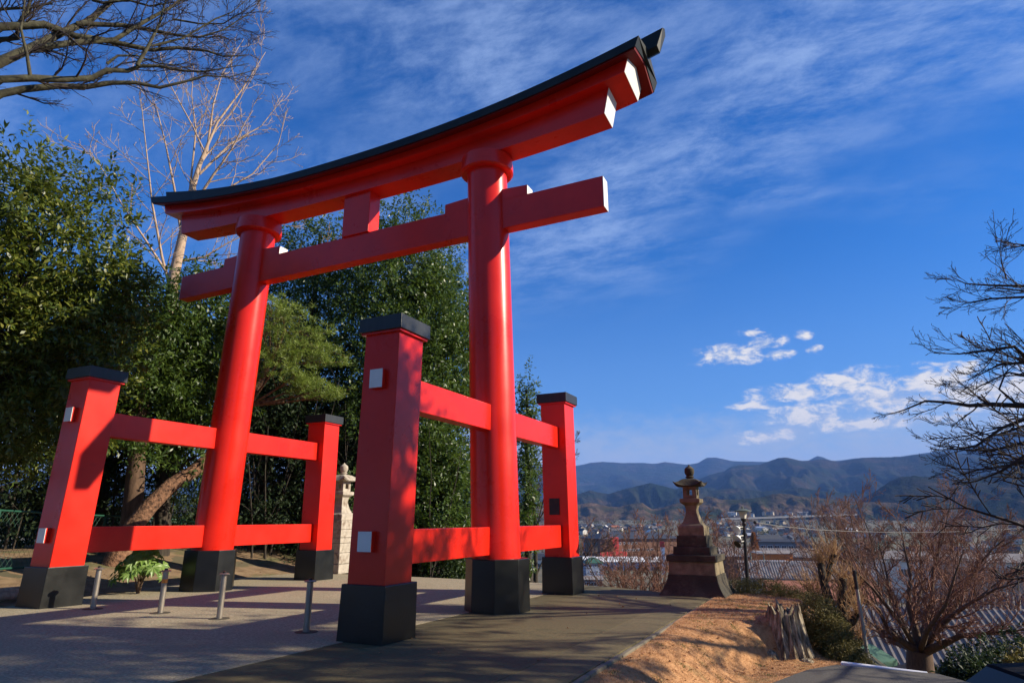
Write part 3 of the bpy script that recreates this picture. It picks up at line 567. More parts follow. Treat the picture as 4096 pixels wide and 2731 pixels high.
# evergreens of the wood behind the gate
def wood(label, u, dist, vtop, vbase, w, seed, leaf='leaf_far', n=1500, L=0.185, W=0.075, gap=0.22, lobes=9, zb=1.0, per=14, name='evergreen_tree', sh=0.5):
    p = at(u, vtop, dist); x, y = p[0], p[1]; z0 = float(hz(x, y)); ztop = p[2]; zl = at(u, vbase, dist)[2]; g = np.random.default_rng(seed); b = (x, y, z0); lb = []
    hgt = ztop-zl
    for k in range(lobes):
        q = (k+0.5)/lobes; rr = w*(0.55+0.45*math.sin(math.pi*min(1, 0.25+0.75*(1-q)))); a = k*2.4; off = w*0.55*(1-0.85*q)
        lb.append(((x+off*math.cos(a)+g.normal()*0.1*w, y+off*math.sin(a)+g.normal()*0.1*w, zl+hgt*(0.10+0.80*q)), (rr*0.72, rr*0.72, hgt*0.16+0.5)))
    return evergreen(name, label, b, rel(b, lb), n, per, L, W, leaf, 'bark_dark', tr=0.2+0.03*w, seed=seed, group='evergreens of the wood behind the gate', gap=gap, shell=sh, spread=0.36, gs=1.5)
wood('tall broad evergreen whose crown tops out between the strut and right pillar', 905*S2, 27.5, 478*S2, 1290*S2, 3.9, 21, n=5200, lobes=14)
wood('rounded evergreen with a sunlit flank directly left of the right pillar', 1015*S2, 29.0, 600*S2, 1310*S2, 2.6, 22, n=3800, lobes=9)
wood('evergreen seen through the gate between left pillar and strut', 735*S2, 29.5, 500*S2, 1180*S2, 3.2, 23, n=2200, gap=0.30)
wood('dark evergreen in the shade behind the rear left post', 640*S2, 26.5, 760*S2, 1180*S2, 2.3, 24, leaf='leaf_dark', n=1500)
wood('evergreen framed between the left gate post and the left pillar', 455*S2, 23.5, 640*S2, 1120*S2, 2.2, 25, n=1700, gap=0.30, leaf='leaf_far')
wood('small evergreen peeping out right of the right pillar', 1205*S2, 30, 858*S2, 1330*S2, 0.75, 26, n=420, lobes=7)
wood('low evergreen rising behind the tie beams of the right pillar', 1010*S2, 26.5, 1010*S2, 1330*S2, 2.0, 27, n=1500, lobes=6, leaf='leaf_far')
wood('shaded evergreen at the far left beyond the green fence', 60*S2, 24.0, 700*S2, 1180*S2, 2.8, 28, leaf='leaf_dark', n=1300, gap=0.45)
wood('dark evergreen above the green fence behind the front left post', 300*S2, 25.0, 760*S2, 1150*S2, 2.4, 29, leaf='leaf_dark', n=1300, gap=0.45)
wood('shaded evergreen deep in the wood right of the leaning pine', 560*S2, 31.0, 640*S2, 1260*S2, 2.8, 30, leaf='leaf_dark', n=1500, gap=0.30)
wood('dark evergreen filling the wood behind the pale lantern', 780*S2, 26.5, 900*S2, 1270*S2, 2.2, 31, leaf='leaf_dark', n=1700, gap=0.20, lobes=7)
# thin dark stems of the thicket behind the gate, too many to pick apart
def thicket():
    g = np.random.default_rng(40); polys = []
    for k in range(150):
        u = g.uniform(0, 1060)*S2; dist = g.uniform(24, 34); p = at(u, 1200*S2, dist); z = float(hz(p[0], p[1]))
        c = shoot(g, (p[0], p[1], z-0.2), (g.normal()*0.06, g.normal()*0.06, 1), g.uniform(4, 8), g.uniform(0.02, 0.05), 0.008, 7, 0.05, (0, 0, 0.02)); polys.append(c)
        ramify(g, polys, c, [dict(n=7, len=0.22, ang=0.7, r=0.4, seg=4, rmin=0.005, t0=0.15)])
    V, Q = tubes(polys, 5); o = me_obj('thicket_stems', arr_mesh('thicket_stems', V, Q), 'bark_dark', None, True)
    tag(o, 'dense thicket of thin dark stems in the shade of the wood', 'thicket', kind='stuff')
    lb = []
    for k in range(54):
        u = g.uniform(-60, 1050)*S2; p = at(u, g.uniform(1130, 1290)*S2, g.uniform(24.5, 31)); zt = float(hz(p[0], p[1]))
        lb.append(((p[0], p[1], max(zt+0.3, zt+g.uniform(0.2, 1.7))), (1.3, 1.3, g.uniform(0.5, 1.4))))
    V, Q = crown_leaves(g, lb, 7000, 10, 0.15, 0.06, spread=0.35, shell=0.2)
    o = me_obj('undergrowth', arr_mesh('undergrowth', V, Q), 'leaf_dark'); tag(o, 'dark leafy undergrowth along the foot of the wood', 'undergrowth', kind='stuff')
thicket()
# ------------------------------------------------------------------ leaning pine
def pine():
    g = np.random.default_rng(51); b0 = at(270*S2, 1255*S2, 21.5); base = gpt(b0[0], b0[1]); t = empty('pine_tree', base, 0, 'leaning red-barked pine with bright yellow-green needle tufts behind the left pillar', 'pine tree'); B = np.array(base)
    way = [(262, 1268, 21.5), (300, 1215, 21.5), (345, 1160, 21.6), (395, 1112, 21.8), (450, 1078, 22.0), (510, 1020, 22.2), (570, 930, 22.3), (620, 830, 22.3), (655, 760, 22.2)]
    pts = np.array([at(u*S2, v*S2, d) for u, v, d in way])-B; pts[0, 2] = min(pts[0, 2], -0.2); rad = np.array([0.34, 0.26, 0.235, 0.22, 0.20, 0.17, 0.14, 0.10, 0.06])
    trunk_obj(t, [(pts, rad)], 'bark_pine', sides=14)
    limbs = []; tips = []
    for (u, v, d, i, s) in ((620, 700, 21.6, 7, 1.0), (650, 720, 21.5, 8, 1.0), (700, 760, 21.6, 8, 1), (735, 800, 21.6, 8, 1), (640, 770, 21.4, 7, 1), (600, 730, 21.6, 7, 1), (690, 810, 21.3, 7, 1), (745, 830, 21.8, 7, 0.9), (680, 860, 21.0, 6, 0.9), (730, 895, 21.0, 6, 0.9), (760, 905, 21.2, 6, 0.7), (640, 830, 21.2, 6, 0.9), (600, 800, 21.8, 6, 0.9), (560, 870, 22, 5, 0.8), (700, 880, 21.1, 6, .8)):
        e = at(u*S2, v*S2, d)-B; p = pts[i]; s_ = np.linspace(0, 1, 6)[:, None]; mid = (p+e)/2+np.array([0, 0, -0.15]); bz = (1-s_)**2*p+2*s_*(1-s_)*mid+s_*s_*e; limbs.append((bz, np.linspace(rad[i]*0.45, 0.012, 6)))
        for k in range(int(34*s)):
            q = e+g.normal(size=3)*np.array([0.42, 0.42, 0.17])*s; tips.append(q)
            if k % 3 == 0: limbs.append((np.linspace(0, 1, 4)[:, None]*(q-bz[3])+bz[3], np.linspace(0.012, 0.004, 4)))
    tag(trunk_obj(t, limbs, 'bark_pine', 'limbs', 6), kind='stuff')
    tips = np.array(tips); k = 38; P_ = np.repeat(tips, k, 0); m = len(P_); d = g.normal(size=(m, 3)); d[:, 2] = np.abs(d[:, 2])*0.8+0.1; d /= np.linalg.norm(d, axis=1, keepdims=True)
    V, Q = leaf_quads(P_+d*0.02+g.normal(size=(m, 3))*0.05, d, g.normal(size=(m, 3)), g.uniform(0.11, 0.19, m), 0.017); me_obj('crown', arr_mesh('crown', V, Q), 'leaf_pine', t)
pine()
# upright dark trunk next to the pine
def plain_trunk(name, label, way, rad, mat, cat, group=None, twigs=None, seed=0, twmat=None):
    """a tree given by a traced trunk: way = [(u2352, v2352, dist)]"""
    P0 = at(way[0][0]*S2, way[0][1]*S2, way[0][2]); base = gpt(P0[0], P0[1]); t = empty(name, base, 0, label, cat, group); B = np.array(base)
    pts = np.array([at(u*S2, v*S2, d) for u, v, d in way])-B; pts[0] = (pts[0][0], pts[0][1], -0.25); trunk_obj(t, [(pts, np.array(rad))], mat, sides=12)
    return t, pts, np.array(rad), B
t, pts, rad, B = plain_trunk('evergreen_tree', 'straight dark-barked tree standing directly behind the leaning pine', [(300, 1250, 22.5), (306, 1150, 22.5), (316, 1040, 22.5), (325, 950, 22.5), (330, 850, 22.5), (335, 700, 22.5)], [0.33, 0.27, 0.24, 0.22, 0.18, 0.1], 'bark_brown', 'tree', 'evergreens of the wood behind the gate')
g = np.random.default_rng(61); lb = [(at(u*S2, v*S2, d)-B, (r, r, r*0.8)) for u, v, d, r in ((330, 690, 22.5, 1.5), (290, 1010, 21.0, 0.55), (350, 1045, 21.0, 0.5), (310, 850, 21.8, 1.3), (390, 780, 22, 1.2), (270, 770, 22, 1.4), (400, 900, 22, 0.9))]
V, Q = crown_leaves(g, lb, 900, 12, 0.16, 0.058, spread=0.3, gap=0.3, shell=0.35); me_obj('crown', arr_mesh('crown', V, Q), 'leaf_far', t)
# ------------------------------------------------------------------ bare ginkgo with pale bark behind the left end of the gate
def bare(name, label, way, rad, bark, twig, spec, nmain, seed, t0=0.25, ang=0.6, ml=0.45, cat='tree', group=None, mains=(), trop=(0, 0, 0.06), wob=0.10):
    t, pts, rad, B = plain_trunk(name, label, way, rad, bark, cat, group); g = np.random.default_rng(seed); big = []; small = []
    H = np.linalg.norm(np.diff(pts, axis=0), axis=1).sum(); n = len(pts); L1 = []
    for m in mains:     # traced limbs
        q = np.array([at(u*S2, v*S2, d) for u, v, d in m[0]])-B; s_ = np.linspace(0, 1, len(q)); L1.append((q, m[2]+(m[1]-m[2])*(1-s_)**1.6))
    for k in range(nmain):
        q = t0+(1-t0)*(k+g.uniform(0.1, 0.9))/nmain; f = q*(n-1); i = min(int(f), n-2); p = pts[i]+(pts[i+1]-pts[i])*(f-i); a = k*2.4+g.normal()*0.4; rr = rad[i]
        an = ang*g.uniform(0.75, 1.25); d = (math.cos(a)*math.sin(an), math.sin(a)*math.sin(an), math.cos(an))
        L1.append(shoot(g, p, d, H*ml*(1.05-0.6*q)*g.uniform(0.8, 1.2), rr*0.42, 0.012, 9, wob, trop))
    for c in L1: big.append(c); ramify(g, small, c, spec)
    tag(trunk_obj(t, big, bark, 'limbs', 7), kind='stuff'); tag(trunk_obj(t, small, twig, 'crown', 4), kind='stuff'); return t
bare('ginkgo_tree', 'bare pale-barked tree rising behind the left end of the gate roof', [(375, 1200, 26), (385, 1000, 26), (388, 800, 26), (398, 640, 26), (420, 540, 26), (440, 440, 26), (458, 380, 26), (478, 330, 26), (500, 280, 26), (560, 200, 26), (610, 120, 26)],
     [0.30, 0.26, 0.23, 0.20, 0.165, 0.12, 0.085, 0.06, 0.045, 0.03, 0.012], 'bark_pale', 'bark_pale',
     [dict(n=11, len=0.36, ang=0.75, r=0.5, seg=7, wob=0.11, rmin=0.011, t0=0.1, trop=(0, 0, 0.05)), dict(n=6, len=0.45, ang=0.7, r=0.6, seg=5, wob=0.12, rmin=0.008), dict(n=3, len=0.22, ang=0.9, r=0.7, seg=3, rmin=0.008)], 6, 71, t0=0.42, ang=0.55, ml=0.28,
     mains=[([(398, 690, 26), (372, 590, 26), (350, 470, 25.8), (340, 380, 25.6), (330, 290, 25.5), (325, 240, 25.5)], 0.065, 0.014), ([(440, 470, 26), (510, 440, 26), (580, 400, 26), (640, 330, 26), (660, 250, 26)], 0.06, 0.012), ([(458, 400, 26), (530, 330, 26), (600, 290, 26), (655, 220, 26)], 0.055, 0.012),
            ([(420, 560, 26), (400, 430, 26), (380, 330, 25.9), (360, 250, 25.9), (300, 180, 25.8)], 0.06, 0.012), ([(475, 350, 26), (490, 240, 26), (510, 170, 26), (560, 90, 26)], 0.05, 0.012), ([(415, 600, 26), (470, 590, 25.7), (520, 560, 25.5), (600, 520, 25.4), (680, 505, 25.2)], 0.055, 0.012),
            ([(398, 650, 26), (340, 560, 26), (280, 470, 26.2), (230, 380, 26.4), (180, 330, 26.5)], 0.055, 0.012), ([(405, 640, 26), (460, 650, 25.5), (560, 600, 25.2), (700, 590, 25), (760, 560, 24.8)], 0.05, 0.012), ([(430, 500, 26), (450, 300, 26.2), (440, 220, 26.3), (445, 150, 26.3)], 0.05, 0.012)], group=None)
# ------------------------------------------------------------------ mossy limbs overhanging from a tree outside the left edge
def overhang():
    base = gpt(-6.8, -8.6); t = empty('overhanging_tree', base, 0, 'bare lichen-spotted tree reaching long limbs across the top left corner', 'tree'); B = np.array(base); g = np.random.default_rng(81)
    tr = np.array([(0, 0, -0.3), (0.05, 0, 1.5), (0.15, 0.1, 3.2), (0.3, 0.1, 5.0), (0.5, 0.15, 6.6), (0.8, 0.25, 8.4), (1.2, 0.3, 10.5)]); trunk_obj(t, [(tr, np.array([0.42, 0.34, 0.31, 0.28, 0.24, 0.18, 0.08]))], 'bark_moss', sides=14)
    zs = 0.6378; limbs = []; tw = []
    def limb(start, pts, d0, d1, r0, r1):
        q = [at(x*zs, y*zs, d0+(d1-d0)*i/(len(pts)-1))-B for i, (x, y) in enumerate(pts)]
        if start is not None: s = tr[start]; q = [s, (s+q[0])*0.5+np.array([0, 0, 0.1])]+q
        q = np.array(q); limbs.append((q, np.linspace(r0, r1, len(q)))); return limbs[-1]
    limb(4, [(0, 170), (280, 155), (480, 230), (640, 250), (830, 290), (950, 315), (1110, 300), (1300, 320), (1400, 355), (1540, 350)], 13.2, 12.4, 0.094, 0.010)
    limb(4, [(0, 390), (180, 310), (380, 210), (560, 130), (700, 10), (800, -120)], 13.0, 13.5, 0.108, 0.040)
    limb(None, [(250, 300), (450, 270), (720, 250), (900, 140), (1080, 40), (1200, -60)], 13.0, 12.6, 0.065, 0.016)
    limb(3, [(0, 498), (200, 490), (400, 500), (580, 490), (670, 440), (800, 445), (880, 415), (1000, 415), (1150, 445), (1270, 450), (1400, 430), (1560, 400)], 12.4, 11.6, 0.079, 0.006)
    limb(3, [(0, 590), (150, 560), (350, 540), (540, 545), (700, 520), (850, 520), (1000, 550), (1150, 515), (1290, 475), (1440, 485), (1600, 440)], 13.6, 12.6, 0.086, 0.006)
    limb(None, [(860, 410), (930, 290), (1000, 150), (1020, 70), (1040, 0)], 11.9, 11.6, 0.036, 0.010)
    limb(None, [(190, 480), (170, 350), (130, 180), (150, 50), (160, -40)], 12.3, 12.1, 0.032, 0.010)
    limb(None, [(670, 400), (740, 350), (860, 350), (1000, 400), (1120, 410), (1300, 480)], 12.1, 11.9, 0.025, 0.005)
    limb(None, [(480, 150), (780, 160), (950, 190), (1100, 220), (1250, 235), (1400, 190), (1600, 60)], 13.2, 12.4, 0.050, 0.008)
    limb(4, [(0, 250), (110, 240), (110, 160), (180, 60), (190, -20)], 13.6, 13.2, 0.065, 0.024)
    limb(None, [(580, 0), (650, 20), (800, 0), (940, 40), (1060, 20), (1200, 0)], 13.3, 12.8, 0.036, 0.008)
    limb(None, [(1080, 120), (1250, 150), (1400, 150), (1500, 90), (1620, 20)], 12.8, 12.3, 0.022, 0.004)
    limb(4, [(0, 60), (70, 55), (200, 50), (330, 20)], 13.8, 13.3, 0.043, 0.016)
    limb(None, [(950, 290), (1150, 240), (1350, 120), (1450, 80), (1550, 0)], 12.4, 12.0, 0.025, 0.005)
    for c in list(limbs): ramify(g, tw, c, [dict(n=10, per=2.2, len=1.2, rel=False, ang=0.65, r=0.35, seg=6, wob=0.16, rmin=0.006, t0=0.2, flat=0.6), dict(n=7, len=0.48, ang=0.6, r=0.5, seg=5, wob=0.13, rmin=0.004, t0=0.15), dict(n=4, len=0.5, ang=0.7, r=0.6, seg=3, rmin=0.003)])
    tag(trunk_obj(t, limbs, 'bark_moss', 'limbs', 9), kind='stuff'); tag(trunk_obj(t, tw, 'bark_cherry', 'crown', 4), kind='stuff')
overhang()
# ------------------------------------------------------------------ cherry outside the right edge, its branches reaching in
def cherry():
    base = gpt(17.2, 5.2); t = empty('cherry_tree', base, 0, 'bare dark cherry reaching fine twigs in from the right edge over the mountains', 'cherry tree'); B = np.array(base); g = np.random.default_rng(91)
    tr = np.array([(0, 0, -0.3), (0, 0, 1.6), (-0.15, 0, 3.2), (-0.2, 0.1, 5.0), (-0.3, 0.1, 7.2), (-0.2, 0.2, 9.6), (0, 0.2, 11.2)]); trunk_obj(t, [(tr, np.array([0.36, 0.28, 0.25, 0.21, 0.16, 0.09, 0.03]))], 'bark_cherry', sides=12)
    s = 0.6696; limbs = []; tw = []
    f = lambda x, y: (3300+x*s, 900+y*s)
    def limb(start, pts, d0, d1, r0, r1):
        q = [at(*f(x, y), d0+(d1-d0)*i/(len(pts)-1))-B for i, (x, y) in enumerate(pts)]
        if start is not None: a = tr[start]; q = [a, a*0.45+q[0]*0.55+np.array([0, 0, 0.25])]+q
        q = np.array(q); limbs.append((q, np.linspace(r0, r1, len(q))))
    limb(4, [(1260, 380), (1189, 365), (980, 360), (840, 350), (735, 300)], 16, 15.6, 0.053, 0.006)
    limb(None, [(1085, 325), (1060, 240), (1045, 160), (1050, 100)], 15.9, 15.7, 0.015, 0.005)
    limb(4, [(1260, 400), (1189, 430), (990, 440), (880, 460), (790, 480)], 15.6, 15.1, 0.045, 0.006)
    limb(4, [(1300, 820), (1189, 780), (1130, 725), (970, 750), (800, 770), (650, 765)], 15.8, 15.0, 0.068, 0.006)
    limb(3, [(1300, 1090), (1189, 1080), (990, 1070), (860, 1078), (740, 1060), (600, 1050), (470, 1105), (380, 1130)], 15.6, 14.2, 0.075, 0.006)
    limb(None, [(1140, 1065), (1040, 980), (1080, 880), (1150, 820)], 15.4, 15.6, 0.026, 0.008)
    limb(3, [(1300, 1130), (1189, 1160), (1060, 1210), (900, 1320), (770, 1340), (650, 1310)], 15.2, 14.4, 0.060, 0.005)
    limb(3, [(1300, 1260), (1189, 1300), (1000, 1345), (850, 1345), (740, 1330)], 15.8, 15.2, 0.060, 0.005)
    limb(3, [(1300, 1330), (1189, 1380), (1050, 1470), (900, 1530), (780, 1550)], 15.0, 14.3, 0.060, 0.005)
    limb(4, [(1300, 830), (1189, 820), (1050, 830), (930, 890), (840, 930)], 16.0, 15.4, 0.045, 0.005)
    limb(3, [(1300, 1150), (1189, 1200), (1000, 1260), (860, 1220), (760, 1190)], 15.8, 15.2, 0.045, 0.005)
    limb(4, [(1300, 950), (1189, 900), (1100, 880), (950, 950), (850, 1000)], 15.7, 15.2, 0.045, 0.005)
    limb(3, [(1300, 1380), (1189, 1420), (1080, 1440), (900, 1460), (700, 1450)], 15.6, 15.0, 0.045, 0.005)
    limb(4, [(1300, 90), (1189, 120), (1110, 110)], 16, 15.8, 0.038, 0.010)
    fr = len(limbs)
    for k in range(26):    # the rest of the crown, out of the picture
        i = 2+k % 4; a = -0.2+k*2.4; d = (math.cos(a)*0.9, math.sin(a)*0.9, 0.55)
        limbs.append(shoot(g, tr[i], d, g.uniform(4, 6.2), 0.09, 0.012, 9, 0.10, (0, 0, 0.01)))
    sp = [dict(n=9, per=2.0, len=1.0, rel=False, ang=0.55, r=0.35, seg=6, wob=0.15, rmin=0.006, t0=0.2, flat=0.7, trop=(-0.02, 0, 0.05)), dict(n=7, len=0.5, ang=0.55, r=0.5, seg=5, wob=0.12, rmin=0.0045, t0=0.15, trop=(0, 0, 0.06)), dict(n=3, len=0.42, ang=0.75, r=0.6, seg=3, rmin=0.0038)]
    for c in limbs[:fr]: ramify(g, tw, c, sp)
    for c in limbs[fr:]: ramify(g, tw, c, [dict(n=10, len=0.34, ang=0.6, r=0.45, seg=5, wob=0.15, rmin=0.012), dict(n=8, len=0.42, ang=0.7, r=0.6, seg=3, rmin=0.011)])
    tag(trunk_obj(t, limbs, 'bark_cherry', 'limbs', 7), kind='stuff'); tag(trunk_obj(t, tw, 'bark_cherry', 'crown', 4), kind='stuff')
cherry()
# evergreens outside the right edge and behind the camera: the first shade the road's foreground, the second are added to block sky fill
def shade_tree(x, y, h, w, seed, label, n=900, gap=0.5, zlow=2.5):
    b = gpt(x, y); g = np.random.default_rng(seed); lb = []
    for k in range(9):
        q = (k+0.5)/9; a = k*2.4; off = w*0.55*(1-0.8*q); lb.append(((off*math.cos(a), off*math.sin(a), zlow+(h-zlow)*(0.1+0.8*q)), (w*0.6, w*0.6, (h-zlow)*0.17)))
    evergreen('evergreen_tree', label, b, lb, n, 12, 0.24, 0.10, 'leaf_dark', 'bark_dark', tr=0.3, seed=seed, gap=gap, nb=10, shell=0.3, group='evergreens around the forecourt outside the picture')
shade_tree(20.0, 1.0, 18.6, 2.9, 101, 'tall evergreen outside the right edge shading the front of the road', gap=0.55, zlow=12.0, n=1100)
shade_tree(15.5, -6.0, 11.5, 3.6, 102, 'evergreen beside the lower path right of the camera', n=1300)
shade_tree(18.5, -10.5, 12.0, 3.6, 103, 'evergreen on the slope behind the camera on the right')
shade_tree(2.0, -20, 15.0, 5.0, 104, 'unseen evergreen added behind the camera beside the road')
shade_tree(-7.5, -16, 15.0, 5.0, 105, 'unseen evergreen added left of the road behind the camera')
shade_tree(10.5, -20, 15.0, 5.0, 106, 'unseen evergreen added straight behind the camera')
shade_tree(-3.0, -25, 17.0, 6.0, 107, 'tall unseen evergreen added far down the road behind the camera')
shade_tree(6.5, -28, 17.0, 6.0, 108, 'tall unseen evergreen added farthest behind the camera')
# ------------------------------------------------------------------ turf blades, fallen leaves
def hit(u, v, t0=8.0, t1=4000.0):
    """first point of the ground along the ray of a pixel"""
    d = ray(u, v); d = d/math.hypot(d[0], d[1]); T = np.geomspace(t0, t1, 4000); Pn = CAM[None, :]+T[:, None]*d[None, :]
    below = Pn[:, 2] < hz(Pn[:, 0], Pn[:, 1]); i = int(np.argmax(below)) if below.any() else len(T)-1; return Pn[i]
def scatter_blades():
    g = np.random.default_rng(201); n = 60000; x = g.uniform(7.24, 9.8, n); y = g.uniform(-6.0, 5.2, n)
    k = (sdist(x, y) < 0.1) & (x < PATH_X(y)+0.12); x = x[k]; y = y[k]; n = len(x)
    C = np.stack([x, y, bank_z(x, y)-0.004], 1); D = np.stack([g.normal(size=n)*0.8, g.normal(size=n)*0.8, g.uniform(0.25, 1.0, n)], 1); Nn = g.normal(size=(n, 3))
    V, Q = leaf_quads(C, D, Nn, g.uniform(0.02, 0.055, n), g.uniform(0.003, 0.006, n)); o = me_obj('dry_grass', arr_mesh('dry_grass', V, Q), 'blade'); tag(o, 'short dry straw-coloured grass covering the bank', 'grass', kind='stuff')
    n = 60; cx = g.uniform(7.3, 9.2, n); cy = g.uniform(-4.5, 4.0, n); k = cx < PATH_X(cy)-0.1; cx = cx[k]; cy = cy[k]
    x = np.repeat(cx, 40)+g.normal(size=len(cx)*40)*0.05; y = np.repeat(cy, 40)+g.normal(size=len(cx)*40)*0.05; m = len(x)
    C = np.stack([x, y, bank_z(x, y)-0.004], 1); D = np.stack([g.normal(size=m)*0.6, g.normal(size=m)*0.6, np.ones(m)], 1)
    V, Q = leaf_quads(C, D, g.normal(size=(m, 3)), g.uniform(0.02, 0.05, m), 0.006); o = me_obj('green_weeds', arr_mesh('green_weeds', V, Q), 'green_tuft'); tag(o, 'small green weeds scattered through the dry grass', 'weeds', kind='stuff')
    n = 420; x = g.uniform(7.25, 9.2, n); y = g.uniform(-5.5, 4.2, n); k = x < PATH_X(y)-0.05; x, y = x[k], y[k]; z = bank_z(x, y)+0.012
    x2 = g.uniform(3.7, 7.0, 26); y2 = g.uniform(-5, 3.5, 26); z2 = gz(x2, y2)+0.004; x3 = g.uniform(-12, -5.5, 380); y3 = g.uniform(-6, 7, 380); z3 = hz(x3, y3)+0.05
    x, y, z = np.concatenate([x, x2, x3]), np.concatenate([y, y2, y3]), np.concatenate([z, z2, z3]); m = len(x); a = g.uniform(0, 6.28, m)
    V, Q = leaf_quads(np.stack([x, y, z], 1), np.stack([np.cos(a), np.sin(a), g.normal(size=m)*0.15], 1), np.array([0, 0, 1])+0.3*g.normal(size=(m, 3)), g.uniform(0.035, 0.075, m), g.uniform(0.025, 0.045, m)); o = me_obj('fallen_leaves', arr_mesh('fallen_leaves', V, Q), 'dead_leaf'); tag(o, 'brown fallen leaves strewn over the bank and the dirt', 'fallen leaves', kind='stuff')
scatter_blades()
# ------------------------------------------------------------------ tree stump at the edge of the bank
def stump():
    c = (8.80, 1.36); zb = float(hz(c[0]-0.1, c[1]-0.7))-0.12; t = empty('tree_stump', (c[0], c[1], zb), 0, 'tall grey weathered tree stump with deep vertical grooves at the bank edge', 'tree stump'); g = np.random.default_rng(211)
    zt = float(gz(*c))+0.24-zb; n = 72; ph = g.uniform(0, 6.28, 8); mb = MB(); rs = []
    def rad(a, q):
        f = 0.10*abs(math.sin(4.5*a+ph[0]))+0.07*abs(math.sin(8.5*a+ph[1]+q*0.8))+0.04*math.sin(15*a+ph[2]+q)+0.025*math.sin(27*a+ph[3]); return 0.29*(0.86+f)*(1+0.60*(1-q)**1.6)
    for i in range(15):
        q = i/14; rs.append([((rad(a, q)*math.cos(a))*0.95, rad(a, q)*math.sin(a)*1.25, zt*q*(1+(0.06*math.sin(3*a+ph[4])+0.08*math.sin(7*a+ph[5])+0.05*math.sin(19*a)-0.10)*(q > 0.9))) for a in [2*math.pi*j/n for j in range(n)]])
    rs.append([(p[0]*0.55, p[1]*0.55, zt*0.80) for p in rs[-1]]); mb.rings(rs); mb.build('trunk', 'stump_wood', t)
    for (x, y, r, h, s) in ((-0.52, -0.30, 0.17, 0.40, 1), (-0.36, -0.48, 0.20, 0.36, 2), (-0.66, 0.02, 0.15, 0.42, 3), (0.30, -0.42, 0.14, 0.22, 4)):
        mb = MB(); rs = []
        for i in range(7):
            q = i/6; rs.append([(x+r*(1.25-0.6*q*q)*(1+0.16*math.sin(3*a+s)+0.1*math.sin(7*a+2*s))*math.cos(a)*(1-0.5*(q > 0.99)), y+r*(1.25-0.6*q*q)*(1+0.16*math.sin(3*a+s)+0.1*math.sin(7*a+s))*math.sin(a)*(1-0.5*(q > 0.99)), -0.05+h*q) for a in [2*math.pi*j/28 for j in range(28)]])
        mb.rings(rs); mb.build('root', 'stump_wood', t, smooth=True)
stump()
def shrub(name, label, lobes, n, per, L, W, leaf, base, cat='shrub', group=None, seed=1, stems=5):
    g = np.random.default_rng(seed); t = empty(name, base, 0, label, cat, group); V, Q = crown_leaves(g, lobes, n, per, L, W, spread=0.06+L*0.6, shell=0.75, droop=0.0); me_obj('foliage', arr_mesh('foliage', V, Q), leaf, t)
    polys = []
    for k in range(stems): c, r = lobes[k % len(lobes)]; e = np.array(c)+g.normal(size=3)*0.2*np.array(r); s = np.linspace(0, 1, 4)[:, None]; polys.append((s*e+np.array([0, 0, -0.1])*(1-s), np.linspace(0.02, 0.006, 4)))
    tag(trunk_obj(t, polys, 'bark_dark', 'stems', 5), kind='stuff'); return t
b = gpt(8.0, 5.55); shrub('clipped_hedge', 'low moss-green clipped hedge running right from the dark stone lantern', [((-0.45, 0.15, 0.0), (0.55, 0.4, 0.30)), ((0.1, 0.05, 0.02), (0.6, 0.42, 0.30)), ((0.6, -0.15, -0.02), (0.5, 0.4, 0.24)), ((0.95, -0.4, -0.1), (0.4, 0.4, 0.22))], 2600, 9, 0.035, 0.014, 'leaf_moss', b, 'hedge', seed=221)
for i, (x, y, lab, lb) in enumerate(((9.30, 2.35, 'rounded olive-green juniper pressed against the upper side of the stump', [((0, 0, 0.1), (0.34, 0.5, 0.45)), ((0.05, -0.3, -0.1), (0.3, 0.35, 0.4))]), (9.55, 1.95, 'lower rounded juniper stepping down right of the stump', [((0, 0, 0.2), (0.33, 0.4, 0.42)), ((0.15, -0.15, 0.0), (0.3, 0.3, 0.35))]), (9.62, 1.52, 'smallest rounded juniper at the right foot of the stump', [((0, 0, 0.1), (0.25, 0.28, 0.28)), ((0.2, 0.0, 0.0), (0.24, 0.24, 0.24))]))):
    shrub('juniper_shrub', lab, lb, 1500, 10, 0.04, 0.014, 'leaf_moss', gpt(x, y, 0.05), 'shrub', 'junipers beside the stump', 230+i)
# white guard beam along the lower path, leaning pole
A = at(3365, 2658, 12.0); Bp = at(3712, 2702, 11.9); gr_ = empty('guard_beam', tuple(A), 0, 'low white beam along the edge of the lower path', 'guard beam'); d = Bp-A; L = float(np.hypot(d[0], d[1])); gr_.rotation_euler = (0, 0, math.atan2(d[1], d[0]))
sl_ = float(d[2])/L
mb = MB(); mb.hexa([(0, -0.06, -0.05), (L, -0.06, -0.05+sl_*L), (L, 0.06, -0.05+sl_*L), (0, 0.06, -0.05)], [(0, -0.06, 0.05), (L, -0.06, 0.05+sl_*L), (L, 0.06, 0.05+sl_*L), (0, 0.06, 0.05)]); mb.build('beam', 'rail_white', gr_, bevel=0.012)
for q in (0.12, 0.9): mb = MB(); mb.box(q*L-0.04, q*L+0.04, -0.035, 0.035, -0.5, -0.045+sl_*q*L); mb.build('foot', 'dark_metal', gr_)
for q in (0.03, 0.07, 0.10): mb = MB(); mb.lathe([(0.008, -0.065), (0.008, -0.058)], 8); o = mb.build('bolt', 'dark_metal', gr_); o.rotation_euler = (R(90), 0, 0); o.location = (q*L, 0.0, 0.0)
p0 = at(3478, 2672, 14.5); p1 = at(3416, 2279, 14.5); t = empty('leaning_pole', tuple(p0), 0, 'thin grey pole leaning left in front of the bare trees', 'pole'); zb = float(hz(p0[0], p0[1]))
